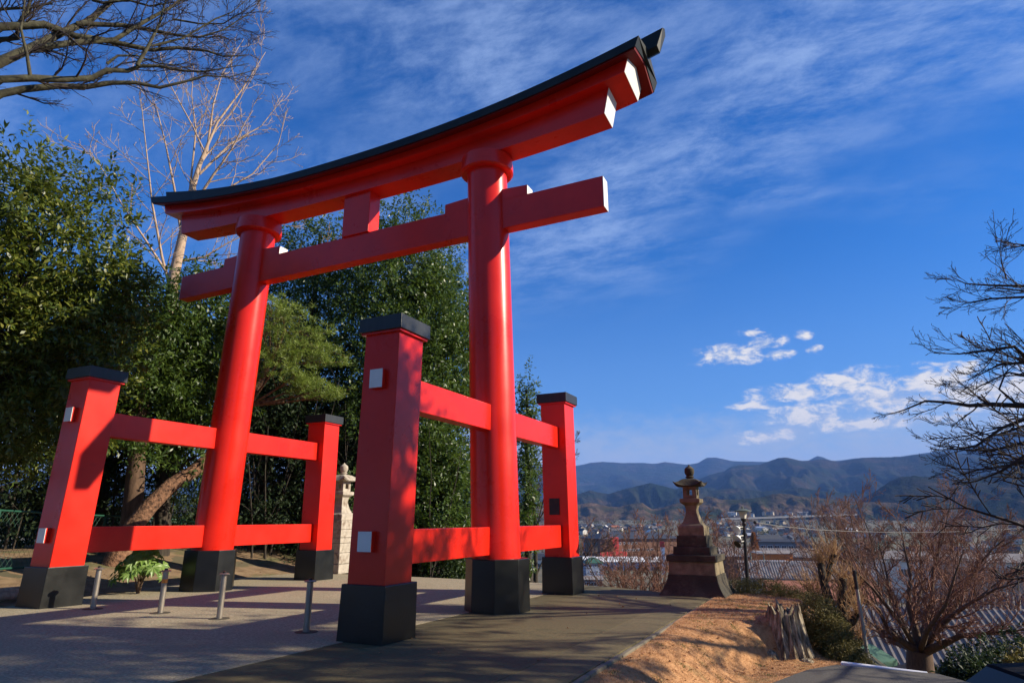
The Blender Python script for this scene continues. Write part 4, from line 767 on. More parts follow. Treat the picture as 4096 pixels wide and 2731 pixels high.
dd = p1-p0; mb = MB(); k = (zb-0.2-p0[2])/dd[2]; mb.tube([dd*k, dd*0.5, dd*0.8], [0.034, 0.032, 0.031], 10); mb.build('shaft', 'pole_grey', t, smooth=True)
mb = MB(); mb.tube([dd*0.8, dd*1.0], [0.034, 0.034], 10); mb.build('dark_sleeve', 'dark_metal', t, smooth=True)
# ------------------------------------------------------------------ street lamp with floodlights and its cable
def street_lamp():
    D = 27.0; top = at(1708*S2, 1196*S2, D); b0 = at(1718*S2, 1352*S2, D); zg = float(hz(b0[0], b0[1])); base = np.array([b0[0], b0[1], zg]); t = empty('street_lamp', tuple(base), 0, 'slim black lamp post with a tapered lantern head and three floodlights', 'street lamp')
    tp = top-base; mb = MB(); lo = (b0-base); mb.tube([lo*0+np.array([(lo-tp)[0]*0.3, (lo-tp)[1]*0.3, -0.3]), lo, lo*0.5+tp*0.5, tp], [0.085, 0.075, 0.065, 0.055], 12); mb.build('pole', 'dark_metal', t, smooth=True)
    x, y, z = tp; mb = MB(); mb.lathe([(0.05, z-0.02), (0.10, z+0.02), (0.105, z+0.09)], 16, x, y); mb.build('lamp_collar', 'dark_metal', t, smooth=True)
    mb = MB(); mb.lathe([(0.11, z+0.09), (0.19, z+0.36)], 4, x, y, a0=R(30)); mb.build('lamp_glass', 'lamp_glass', t, bevel=0.01)
    mb = MB(); mb.lathe([(0.33, z+0.36), (0.33, z+0.385), (0.12, z+0.46), (0.035, z+0.47), (0.03, z+0.54), (0.01, z+0.56)], 16, x, y); mb.build('lamp_hood', 'lamp_green', t, smooth=True)
    for k, (v, sz) in enumerate(((1210, 1.0), (1230, 1.0), (1243, 0.8))):
        q = at(1708.5*S2+k*2, v*S2, D)-base; fl = MB(); dr = np.array([-_r[0], -_r[1], 0])*0.85-np.array([_f[0], _f[1], 0])*0.5; dr = unit(dr); side = np.array([dr[1], -dr[0], 0]); a = q+dr*0.10; c = q+dr*0.30+np.array([0, 0, -0.02]); e = q+dr*0.43+np.array([0, 0, -0.10 if k != 1 else -0.12])
        fl.tube([q, a], [0.02, 0.02], 6); fl.tube([a, c], [0.05, 0.07], 10); o = fl.build('floodlight', 'dark_metal', t, smooth=True)
        m2 = MB(); m2.tube([c, e], [0.07*sz, 0.19*sz], 14); m2.build('reflector', 'reflector' if k < 2 else 'dark_metal', o, smooth=True)
    for v in (1204, 1226, 1245): q = at(1710*S2, v*S2, D)-base; mb = MB(); mb.lathe([(0.09, q[2]-0.04), (0.09, q[2]+0.04)], 12, q[0], q[1]); mb.build('clamp', 'dark_metal', t)
    return base, top
lb_, lt_ = street_lamp()
c0 = at(1713*S2, 1192*S2, 27.0); c1 = at(1734*S2, 1199*S2, 26.9); way = [(1734, 1199, 26.9), (1790, 1208, 27.5), (1870, 1216, 28.5), (1960, 1220, 29.5), (2060, 1222.5, 30.5), (2180, 1221, 31.5), (2280, 1217, 32.5), (2420, 1209, 34), (2600, 1192, 36)]
t = empty('power_cable', tuple(c0), 0, 'thin pale cable running right from the lamp post across the bare trees', 'cable'); mb = MB(); mb.tube([c0-c0]+[at(u*S2, v*S2, d)-c0 for u, v, d in way], [0.013]*10, 6); mb.build('wire', 'cable', t, smooth=True)
mb = MB(); q = c1-c0; mb.lathe([(0.03, q[2]-0.06), (0.06, q[2]-0.02), (0.06, q[2]+0.03), (0.02, q[2]+0.06)], 10, q[0], q[1]); mb.build('insulator', 'dark_metal', t, smooth=True)
pe = at(2600*S2, 1192*S2, 36); pz = float(hz(pe[0], pe[1])); t = empty('utility_pole', (pe[0], pe[1], pz), 0, 'concrete utility pole outside the right edge carrying the cable', 'utility pole'); mb = MB(); mb.tube([(0, 0, -0.3), (0, 0, pe[2]-pz+0.4)], [0.16, 0.11], 12); mb.build('shaft', 'pole_grey', t, smooth=True); mb = MB(); mb.box(-0.5, 0.5, -0.05, 0.05, pe[2]-pz-0.05, pe[2]-pz+0.05); mb.build('crossarm', 'pole_grey', t)
# ------------------------------------------------------------------ green fence at the back of the clearing
def fence(ptsuv, label, hgt):
    P3 = [at(u, v, d) for u, v, d in ptsuv]; base = P3[0].copy(); base[2] = float(hz(base[0], base[1])); t = empty('wire_fence', tuple(base), 0, label, 'fence')
    for i in range(len(P3)-1):
        a = P3[i]-base; b = P3[i+1]-base; m = max(1, int(round(np.hypot(*(b-a)[:2])/2.0)))
        mb = MB(); mb.tube([a, b], [0.025, 0.025], 8); mb.build('top_rail', 'green_fence', t, smooth=True)
        dn = np.array([0, 0, -hgt]); mb = MB(); mb.tube([a+dn, b+dn], [0.025, 0.025], 8); mb.build('bottom_rail', 'green_fence', t, smooth=True)
        for k in range(m+(i == len(P3)-2)):
            p = a+(b-a)*k/m; zb = float(hz(p[0]+base[0], p[1]+base[1]))-base[2]; mb = MB(); mb.tube([(p[0], p[1], min(zb, p[2]-hgt)-0.3), p], [0.03, 0.03], 8); mb.build('post', 'green_fence', t, smooth=True)
        mb = MB(); n = max(2, int(np.hypot(*(b-a)[:2])/0.16))
        for k in range(-6, n+1):
            for s in (0, 1):
                q0, q1 = k/n, (k+6)/n
                if s: q0, q1 = q1, q0
                z0, z1 = -hgt, 0.0; c0, c1 = np.clip(q0, 0, 1), np.clip(q1, 0, 1)
                f = lambda q: z0+(z1-z0)*((q-q0)/(q1-q0)); A_ = a+(b-a)*c0; B_ = a+(b-a)*c1; A_ = A_+np.array([0, 0, f(c0)]); B_ = B_+np.array([0, 0, f(c1)])
                if np.linalg.norm(B_-A_) > 0.02: mb.tube([A_, B_], [0.0025, 0.0025], 3)
        tag(mb.build('wire_mesh', 'green_fence', t), kind='stuff')
fence([(-420, 2030, 17.5), (0, 2040, 19.5), (210, 2052, 21.0), (593, 2070, 24.5), (725, 2078, 25.0), (830, 2098, 24.2), (1000, 2112, 25.5)], 'green pipe and wire mesh fence behind the dirt clearing on the left', 1.32)
for k, (u0, u1, v0, v1, lab) in enumerate(((-20, 128, 1268, 1262, 'upper grey log of the low edging by the green fence'), (-30, 88, 1277, 1274, 'lower grey log of the low edging by the green fence'))):
    a = hit(u0*S2, v0*S2); b = hit(u1*S2, v1*S2); a = at(u0*S2, v0*S2, 17.5-k*0.8); b = at(u1*S2, v1*S2, 18.3-k*0.8); a[2] = float(hz(a[0], a[1]))+0.06; b[2] = float(hz(b[0], b[1]))+0.06
    t = empty('log', tuple(a), 0, lab, 'log', 'log edging'); mb = MB(); mb.tube([(0, 0, 0), (b-a)*0.5, b-a], [0.09, 0.085, 0.08], 12); mb.build('trunk', 'bark_pale', t, smooth=True)
    mb = MB(); e = b-a; mb.tube([e, e*1.002], [0.07, 0.07], 12); mb.build('cut_end', 'bark_gold', t)
# ------------------------------------------------------------------ big-leaved fatsia behind the front left post
def fatsia():
    p = at(326*S2, 1300*S2, 17.3); base = gpt(p[0], p[1], 0.0); t = empty('fatsia_shrub', base, 0, 'bright green shrub with large hand-shaped leaves on the dirt clearing', 'shrub'); g = np.random.default_rng(241)
    mb = MB(); V = []; F = []
    for k in range(8):      # one palmate leaf, eight folded fingers
        a = R(-125)+R(250)*k/7; L = 0.20*(1-0.25*abs(k-3.5)/3.5); w = 0.034; d = Vector((math.cos(a), math.sin(a), 0)); s = Vector((-d.y, d.x, 0)); q = [Vector((0, 0, 0)), d*L*0.55+s*w+Vector((0, 0, 0.0)), d*L+Vector((0, 0, -0.05)), d*L*0.55-s*w, d*L*0.5+Vector((0, 0, -0.012))]
        mb.poly([q[0], q[1], q[2], q[4]]); mb.poly([q[0], q[4], q[2], q[3]])
    me = None
    for k in range(62):
        a = g.uniform(0, 6.28); rr = g.uniform(0.1, 0.62); z = 0.85-0.75*rr**1.4+g.normal()*0.12
        o = mb.build('leaf', 'leaf_fatsia', t) if me is None else link(bpy.data.objects.new('leaf', me), t); me = o.data
        o.location = (rr*math.cos(a), rr*math.sin(a), max(0.12, z)); o.rotation_euler = (g.normal()*0.3, R(28)+rr*0.9+g.normal()*0.25, a); s = g.uniform(0.8, 1.25); o.scale = (s, s, s)
    polys = []
    for k in range(9): a = g.uniform(0, 6.28); polys.append((np.array([(0, 0, -0.1), (0.1*math.cos(a), 0.1*math.sin(a), 0.3), (0.35*math.cos(a), 0.35*math.sin(a), 0.62)]), np.array([0.02, 0.015, 0.008])))
    tag(trunk_obj(t, polys, 'bark_brown', 'stems', 6), kind='stuff')
fatsia()
# ------------------------------------------------------------------ bare trees on the slope
TW = [dict(n=13, len=0.38, ang=0.6, r=0.45, seg=6, wob=0.13, rmin=0.012, t0=0.12, trop=(0, 0, 0.05)), dict(n=11, len=0.42, ang=0.6, r=0.5, seg=5, wob=0.15, rmin=0.008, t0=0.12, trop=(0, 0, 0.05)), dict(n=7, len=0.50, ang=0.65, r=0.6, seg=3, rmin=0.0065, trop=(0, 0, 0.05))]
def zelkova():
    s = 0.4662; f = lambda x, y, d: ((3400+x*s)/S2, (2000+y*s)/S2, d); D = 33.0
    tw = [f(600, 1560, D), f(600, 1420, D), f(595, 1290, D)]
    M_ = lambda r0, *p: ([f(*q) for q in p], r0*0.66, 0.022)
    ms = [M_(0.30, (600, 1300, D), (480, 1230, 32.5), (330, 1120, 32), (250, 940, 31.8), (130, 840, 31.5), (30, 700, 31.5)), M_(0.26, (590, 1310, D), (500, 1150, 33.5), (420, 980, 34), (340, 780, 34), (300, 560, 34), (250, 380, 34)), M_(0.3, (600, 1300, D), (560, 1100, 33), (500, 900, 33), (520, 640, 33), (470, 420, 33), (430, 200, 33)),
          M_(0.28, (610, 1300, D), (640, 1100, 34), (700, 860, 35), (710, 640, 35), (760, 420, 35), (800, 200, 35)), M_(0.3, (620, 1290, D), (740, 1100, 33), (900, 900, 33), (1000, 720, 33), (1100, 560, 33), (1220, 420, 33), (1330, 330, 33)), M_(0.3, (630, 1300, D), (780, 1240, 32), (950, 1160, 31.5), (1150, 1140, 31), (1400, 1120, 30.6), (1640, 1090, 30.3)),
          M_(0.24, (620, 1290, D), (780, 1060, 32.2), (1000, 900, 31.6), (1250, 760, 31.2), (1500, 690, 31)), M_(0.2, (580, 1310, D), (400, 1220, 34), (260, 1120, 35), (100, 980, 36), (-60, 820, 36.5)), M_(0.2, (600, 1300, D), (660, 1120, 31.5), (820, 900, 30.5), (900, 640, 30), (980, 420, 30)),
          M_(0.18, (560, 1250, D), (440, 1060, 31.5), (200, 760, 31), (0, 560, 31), (-150, 430, 31)), M_(0.18, (640, 1250, D), (860, 1010, 34.5), (1120, 820, 35), (1400, 600, 35.4)), M_(0.16, (580, 1250, D), (560, 1000, 34.8), (620, 720, 35.6), (600, 470, 36), (620, 250, 36))]
    bare('zelkova_tree', 'great spreading bare tree with a short thick trunk below the path on the right', tw, [0.62, 0.50, 0.46], 'bark_brown', 'bark_twig', TW, 0, 251, mains=ms)
zelkova()
def slope_tree(name, label, u, vtop, dist, spread, seed, bark='bark_brown', twig='bark_twig', r=0.2, group='bare trees on the slope below the forecourt', nm=10, spec=None, ang=0.75):
    p = at(u, vtop, dist); zg = float(hz(p[0], p[1])); H = p[2]-zg; vb = None
    t = empty(name, (p[0], p[1], zg), 0, label, 'tree', group); g = np.random.default_rng(seed); n = 7; q = np.linspace(0, 1, n)[:, None]; pts = np.hstack([g.normal(size=(n, 2)).cumsum(0)*0.06, q*H*0.62-0.3]); rad = np.linspace(r, r*0.35, n); big = []; small = []
    for k in range(nm):
        qq = 0.30+0.7*(k+0.5)/nm; f = qq*(n-1); i = min(int(f), n-2); pp = pts[i]+(pts[i+1]-pts[i])*(f-i); a = k*2.4+g.normal()*0.3; an = ang*g.uniform(0.7, 1.2)*(1.25-0.6*qq); L = (H-pp[2])*g.uniform(0.8, 1.05)/max(0.45, math.cos(an)*1.05); L = min(L, spread*1.5)
        big.append(shoot(g, pp, (math.cos(a)*math.sin(an), math.sin(a)*math.sin(an), math.cos(an)), L, rad[i]*0.38, 0.013, 8, 0.08, (0, 0, 0.05)))
    for c in big: ramify(g, small, c, spec or [dict(n=9, len=0.40, ang=0.65, r=0.45, seg=5, wob=0.14, rmin=0.014, t0=0.12, trop=(0, 0, 0.05)), dict(n=8, len=0.42, ang=0.65, r=0.5, seg=4, wob=0.15, rmin=0.010, trop=(0, 0, 0.05)), dict(n=5, len=0.50, ang=0.65, r=0.6, seg=3, wob=0.15, rmin=0.008, trop=(0, 0, 0.05))])
    trunk_obj(t, [(pts, rad)]+big, bark, 'trunk', 8); tag(trunk_obj(t, small, twig, 'crown', 3), kind='stuff'); return t
slope_tree('bare_tree', 'bare russet tree left of the dark stone lantern', 1505*S2, 1188*S2, 42, 5, 261)
slope_tree('bare_tree', 'lower bare tree between the lantern and the rear right post', 1420*S2, 1245*S2, 36, 4, 262)
slope_tree('bare_tree', 'bare tree directly right of the dark stone lantern', 1650*S2, 1195*S2, 44, 4.5, 263)
slope_tree('bare_tree', 'small bare tree behind the tie beams of the rear right post', 1225*S2, 985*S2, 33, 3, 264, bark='bark_dark', twig='bark_brown')
slope_tree('bare_tree', 'tall bare tree rising behind the pollarded one', 1985*S2, 1140*S2, 50, 7, 266, r=0.28, nm=13)
slope_tree('bare_tree', 'bare tree left of and behind the great spreading one', 1895*S2, 1165*S2, 60, 7, 267, nm=12)
slope_tree('bare_tree', 'bare tree at the right edge behind the great spreading one', 2290*S2, 1180*S2, 55, 7, 268, nm=12)
slope_tree('bare_tree', 'bare low tree beneath the cherry twigs near the right edge', 2180*S2, 1170*S2, 62, 7, 269, nm=12)
slope_tree('bare_tree', 'low bare bush-like tree in front of the green-roofed house', 1475*S2, 1290*S2, 30, 2.5, 270, nm=9)
# pollarded ginkgo with golden shoots
def pollard():
    D = 24.0; way = [(1921, 1560, D), (1920, 1480, D), (1908, 1400, D), (1893, 1340, D), (1884, 1295, D)]; t, pts, rad, B = plain_trunk('pollarded_tree', 'pollarded tree with knobbly stubs and golden upright shoots', way, [0.26, 0.22, 0.17, 0.13, 0.10], 'bark_dark', 'tree'); g = np.random.default_rng(281); big = []; knobs = [pts[-1]]; small = []
    for w in ([(1940, 1545, D), (1938, 1450, D), (1935, 1380, D), (1936, 1330, D)], [(1912, 1420, D), (1890, 1420, 23.7), (1868, 1400, 23.6)], [(1905, 1390, D), (1880, 1375, 24.2), (1858, 1352, 24.3)], [(1938, 1400, D), (1958, 1380, 24.2), (1965, 1350, 24.3)], [(1938, 1440, D), (1960, 1430, 23.8), (1972, 1410, 23.7)], [(1920, 1490, D), (1880, 1478, 24), (1862, 1462, 24)], [(1940, 1500, D), (1965, 1490, 24), (1980, 1470, 24)], [(1893, 1345, D), (1905, 1300, 24.2), (1915, 1275, 24.3)], [(1918, 1510, D), (1890, 1515, 23.6), (1870, 1508, 23.5)]):
        q = np.array([at(u*S2, v*S2, d) for u, v, d in w])-B; r0 = 0.15 if len(w) == 4 else 0.09; big.append((q, np.linspace(r0, r0*0.75, len(q)))); knobs.append(q[-1])
        for f in (0.5, 0.8): knobs.append(q[0]+(q[-1]-q[0])*f)
    for p in pts[2:]: knobs.append(p)
    for k in knobs:
        big.append((np.array([k-[0, 0, 0.06], k+[0, 0, 0.0], k+[0, 0, 0.06]]), np.array([0.07, 0.13, 0.05])))
        for _ in range(24):
            d = np.array([g.normal()*0.55, g.normal()*0.55, 0.9]); c = shoot(g, k+g.normal(size=3)*0.05, d, g.uniform(0.4, 1.0), 0.009, 0.004, 4, 0.12, (0, 0, 0.05)); small.append(c)
            if g.random() < 0.5: ramify(g, small, c, [dict(n=3, len=0.3, ang=0.6, r=0.6, seg=3, rmin=0.004)])
    tag(trunk_obj(t, big, 'bark_dark', 'stubs', 8), kind='stuff'); tag(trunk_obj(t, small, 'bark_gold', 'crown', 3), kind='stuff')
pollard()
# dark evergreen shrubs at the bottom right corner
for i, (u, v, d, w, lab) in enumerate(((2260, 1492, 27, 1.0, 'dark evergreen shrub below the lowest limb of the great tree'), (2345, 1465, 30, 1.1, 'dark evergreen at the right edge above the parked car'), (2222, 1522, 24, 0.6, 'small dark evergreen shrub right of the thick trunk'), (2350, 1515, 22, 0.6, 'rust-tinged shrub at the right edge behind the car'))):
    p = at(u*S2, v*S2, d); zg = float(hz(p[0], p[1])); h = p[2]-zg; shrub('evergreen_shrub', lab, [((0, 0, h*0.75), (w, w, h*0.35)), ((w*0.4, 0, h*0.4), (w, w, h*0.4)), ((-w*0.5, 0.2, h*0.45), (w*0.9, w, h*0.4))], 520, 12, 0.16, 0.06, 'leaf_dark' if i != 3 else 'leaf_moss', (p[0], p[1], zg), 'shrub', 'evergreen shrubs below the path', 291+i)
# ------------------------------------------------------------------ dark car parked below the path
def car():
    p = at(4120, 2735, 14.6); zg = float(hz(p[0], p[1])); zr = at(4120, 2676, 14.6)[2]; z0 = zr-1.62; t = empty('parked_car', (p[0], p[1], z0), R(20), 'dark car parked below the path in the bottom right corner', 'car')
    tp_ = empty('car_park', (p[0], p[1], 0)); bpy.data.objects.remove(tp_)
    prof = [(-2.1, 0.35), (-2.15, 0.75), (-1.95, 0.98), (-1.05, 1.05), (-0.75, 1.10), (-0.25, 1.58), (0.4, 1.62), (1.5, 1.60), (1.95, 1.35), (2.1, 0.95), (2.12, 0.40), (1.9, 0.30), (-1.9, 0.30)]
    mb = MB(); rs = []
    for (y, k) in ((-0.83, 0.93), (-0.78, 0.985), (-0.6, 1.0), (0.6, 1.0), (0.78, 0.985), (0.83, 0.93)): rs.append([(x*(0.97+0.03*k), y*(1.0 if z < 1.0 else 0.86), 0.30+(z-0.30)*k) for x, z in prof])
    mb.rings(rs); mb.build('body', 'car_paint', t, smooth=True)
    for sy in (-1, 1):
        mb = MB(); q = [(-0.72, 1.10), (-0.25, 1.50), (0.35, 1.53), (0.35, 1.10)]; mb.rings([[(x, sy*(0.80 if z < 1.2 else 0.735), z) for x, z in q], [(x, sy*(0.815 if z < 1.2 else 0.75), z) for x, z in q]]); mb.build('side_window', 'car_glass', t)
        mb = MB(); q = [(0.42, 1.10), (0.42, 1.53), (1.45, 1.51), (1.75, 1.15)]; mb.rings([[(x, sy*(0.80 if z < 1.2 else 0.735), z) for x, z in q], [(x, sy*(0.815 if z < 1.2 else 0.75), z) for x, z in q]]); mb.build('side_window', 'car_glass', t)
        for x in (-1.35, 1.35):
            mb = MB(); n = 24; rr = 0.32; rs = [[(x+r_*math.cos(2*math.pi*j/n), sy*yy, 0.32+r_*math.sin(2*math.pi*j/n)) for j in range(n)] for r_, yy in ((0.25, 0.62), (0.32, 0.65), (0.32, 0.84), (0.24, 0.86))]; mb.rings(rs); w = mb.build('wheel', 'dark_metal', t, smooth=True)
            mb = MB(); rs = [[(x+r_*math.cos(2*math.pi*j/n), sy*yy, 0.32+r_*math.sin(2*math.pi*j/n)) for j in range(n)] for r_, yy in ((0.19, 0.84), (0.18, 0.875))]; mb.rings(rs); mb.build('hub_cap', 'reflector', w)
        mb = MB(); mb.box(-2.14, -1.98, *sorted((sy*0.45, sy*0.75)), 0.68, 0.82); mb.build('headlight', 'lamp_glass', t, bevel=0.02)
    mb = MB(); mb.hexa([(-0.98, -0.66, 1.075), (-0.94, -0.66, 1.05), (-0.94, 0.66, 1.05), (-0.98, 0.66, 1.075)], [(-0.32, -0.58, 1.54), (-0.27, -0.58, 1.52), (-0.27, 0.58, 1.52), (-0.32, 0.58, 1.54)]); mb.build('windscreen', 'car_glass', t)
    mb = MB(); mb.hexa([(-3.5, -3.5, -3.0), (3.5, -3.5, -3.0), (3.5, 3.5, -3.0), (-3.5, 3.5, -3.0)], [(-3.5, -3.5, -0.002), (3.5, -3.5, -0.002), (3.5, 3.5, -0.002), (-3.5, 3.5, -0.002)]); o = tag(mb.build('parking_terrace', 'lower_asphalt'), kind='structure'); o.location = (p[0]+1.0, p[1]+0.2, z0); o.rotation_euler = (0, 0, R(20))
pm('car_paint', (0.008, 0.008, 0.010), rough=0.75, coat=0.0, spec=0.05); pm('car_glass', (0.010, 0.011, 0.012), rough=0.3, spec=0.2)
car()
# ------------------------------------------------------------------ mountains
def mountmat(name, cols, scale, bump=40.0, bs=0.02):
    m = pm(name, cols, scale=scale, det=10, rough=1.0, nrough=0.66, spec=0.0, sec=(scale*0.35, 0.48, 0.60, cols[0][1], 0.75)); nt = m.node_tree; b = nt.nodes['Principled BSDF']
    n = nt.nodes.new('ShaderNodeTexNoise'); n.inputs['Scale'].default_value = bs; n.inputs['Detail'].default_value = 6; n.inputs['Roughness'].default_value = 0.65
    tc = nt.nodes.new('ShaderNodeTexCoord'); nt.links.new(tc.outputs['Object'], n.inputs['Vector']); bp = nt.nodes.new('ShaderNodeBump'); bp.inputs['Strength'].default_value = 0.9; bp.inputs['Distance'].default_value = bump
    nt.links.new(n.outputs['Fac'], bp.inputs['Height']); nt.links.new(bp.outputs[0], b.inputs['Normal']); return m
mountmat('forest_far', [(0.38, (0.016, 0.028, 0.016)), (0.55, (0.034, 0.034, 0.024)), (0.75, (0.085, 0.062, 0.044))], 0.003, 60, 0.012)
mountmat('forest_mid', [(0.38, (0.014, 0.024, 0.014)), (0.55, (0.034, 0.032, 0.022)), (0.75, (0.105, 0.070, 0.048))], 0.005, 25, 0.03)
mountmat('forest_low', [(0.32, (0.022, 0.036, 0.014)), (0.5, (0.085, 0.060, 0.036)), (0.7, (0.17, 0.115, 0.075))], 0.012, 14, 0.06)
def ridge(name, sil, dist, front, back, mat, seed, spur=0.35, sf=5.0, fine=0.035, zf=-24.0, azext=0.5, n_az=420, n_t=60):
    az = []; te = []
    for u, v in sil: d = ray(u, v); az.append(math.atan2(d[0], d[1])); te.append(d[2]/math.hypot(d[0], d[1]))
    az = np.array(az); te = np.array(te); o = np.argsort(az); az, te = az[o], te[o]
    A = np.linspace(az[0]-azext, az[-1]+azext, n_az); ex = np.interp(A, az, te)
    ex = ex*(1-0.0*A)
    ex = np.where(A < az[0], te[0]*(0.82+0.25*np.cos((A-az[0])*6)-0.07), np.where(A > az[-1], te[-1]*(0.82+0.25*np.cos((A-az[-1])*6)-0.07), ex))
    T = np.concatenate([np.linspace(0, 1, n_t), 1+np.linspace(0, 1, 14)[1:]]); AA, TT = np.meshgrid(A, T)
    Rr = np.where(TT <= 1, dist-front*(1-TT), dist+back*(TT-1)); zc = CAM[2]+dist*np.broadcast_to(ex, AA.shape)
    w = np.where(TT <= 1, TT**1.25, np.cos((TT-1)*math.pi/2)**1.2)
    s1 = 1-np.abs(2*fbm(AA*sf*3+seed*7+0.8*TT, TT*1.1+seed, 4)-1)*1.6; s2 = 1-np.abs(2*fbm(AA*sf*11+seed*3+TT*2.5, TT*3+seed*2, 4)-1)*1.5
    env = np.where(TT <= 1, np.sin(np.pi*np.clip(TT, 0, 1))**0.8, 0)
    Z = zf+(zc-zf)*np.clip(w+env*spur*(0.8*(s1-0.62)+0.2*(s2-0.6)), 0, 1.0)
    Z = Z+(zc-zf)*fine*(fbm(AA*sf*60+seed, TT*18, 3)-0.5)*np.clip(w, 0, 1)
    X = CAM[0]+Rr*np.sin(AA); Y = CAM[1]+Rr*np.cos(AA); V = np.stack([X, Y, Z], -1).reshape(-1, 3); nx = len(A); ny = len(T); i = np.arange(nx-1)[None, :]+nx*np.arange(ny-1)[:, None]; Q = np.stack([i, i+1, i+nx+1, i+nx], -1).reshape(-1, 4)
    return tag(me_obj(name, arr_mesh(name, V, Q), mat, None, True), kind='structure')
ridge('far_mountain_range', [(-600, 1890), (400, 1880), (1300, 1872), (2050, 1868), (2305, 1863), (2358, 1851), (2410, 1846), (2496, 1851), (2568, 1850), (2621, 1855), (2660, 1846), (2746, 1858), (2792, 1851), (2825, 1830), (2857, 1828), (2930, 1843), (3041, 1846), (3150, 1846), (3241, 1841), (3255, 1828), (3271, 1822), (3290, 1828), (3329, 1844), (3434, 1831), (3600, 1826), (3737, 1806), (3880, 1784), (3935, 1762), (4034, 1724), (4096, 1713), (4400, 1690), (4800, 1760)], 8600, 3400, 1200, 'forest_far', 3, spur=0.40, sf=2.4, fine=0.010)
ridge('middle_mountain_range', [(2600, 2040), (2700, 1975), (2792, 1917), (2841, 1897), (2897, 1884), (2923, 1866), (2956, 1860), (3035, 1858), (3070, 1846), (3114, 1831), (3140, 1828), (3200, 1842), (3219, 1843), (3296, 1836), (3356, 1846), (3445, 1831), (3533, 1828), (3615, 1827), (3665, 1816), (3737, 1816), (3792, 1809), (3900, 1822), (4096, 1850), (4500, 1900)], 5400, 2300, 900, 'forest_mid', 5, spur=0.5, sf=3.4, fine=0.012, azext=0.25)
ridge('dark_wooded_hill', [(3380, 2045), (3450, 1993), (3513, 1956), (3559, 1924), (3605, 1907), (3657, 1902), (3743, 1909), (3789, 1922), (3815, 1917), (3920, 1904), (4026, 1871), (4096, 1854), (4300, 1800), (4700, 1760)], 2700, 900, 500, 'forest_mid', 9, spur=0.30, sf=5, fine=0.03, azext=0.2, n_az=300, n_t=40)
ridge('low_brown_hills', [(200, 2020), (1000, 2030), (1900, 2010), (2200, 2020), (2315, 2016), (2364, 2009), (2420, 2022), (2470, 2028), (2516, 2016), (2568, 2009), (2608, 2036), (2650, 2030), (2687, 2016), (2726, 2006), (2780, 2000), (2831, 1983), (2890, 1998), (2990, 1994), (3060, 1985), (3107, 1972), (3160, 1976), (3200, 1984), (3300, 1992), (3400, 2006), (3700, 2010)], 2250, 330, 500, 'forest_low', 12, spur=0.45, sf=14, fine=0.05, azext=0.4, n_az=560, n_t=36, zf=-10)
ridge('foothill_spurs', [(2250, 1995), (2360, 1960), (2430, 1975), (2500, 1955), (2600, 1930), (2700, 1955), (2780, 1935), (2850, 1960), (2950, 1950), (3050, 1965), (3200, 1950), (3330, 1968), (3500, 1975)], 3500, 900, 500, 'forest_mid', 15, spur=0.45, sf=10, fine=0.03, azext=0.3, n_az=400, n_t=40, zf=-10)
# ------------------------------------------------------------------ town in the valley
pm('tile_dark', [(0.3, (0.028, 0.032, 0.042)), (0.7, (0.060, 0.066, 0.080))], scale=2, rough=0.7, spec=0.3); pm('tile_grey', [(0.3, (0.17, 0.15, 0.135)), (0.7, (0.30, 0.265, 0.24))], scale=1, rough=0.85, spec=0.2); pm('roof_white', (0.68, 0.67, 0.64), scale=0.3, rough=0.6); pm('roof_green', (0.04, 0.11, 0.07), rough=0.6); pm('roof_rust', (0.34, 0.13, 0.07), rough=0.7)
pm('wall_white', (0.66, 0.62, 0.54), scale=0.4, rough=0.8); pm('wall_blue', (0.30, 0.34, 0.42), scale=0.4, rough=0.8); pm('wall_brown', [(0.3, (0.20, 0.095, 0.055)), (0.7, (0.27, 0.135, 0.08))], scale=0.5, rough=0.9); pm('wall_grey', (0.17, 0.17, 0.18), scale=0.4, rough=0.8); pm('wall_cream', (0.48, 0.40, 0.29), scale=0.4, rough=0.85); pm('red_panel', (0.55, 0.035, 0.03), scale=0.3, rough=0.6); pm('orange_panel', (0.72, 0.19, 0.03), scale=0.3, rough=0.6); pm('glass_dark', (0.035, 0.045, 0.06), rough=0.12); pm('concrete', (0.36, 0.35, 0.33), scale=0.2, rough=0.9); pm('mast', (0.20, 0.26, 0.20), rough=0.6)
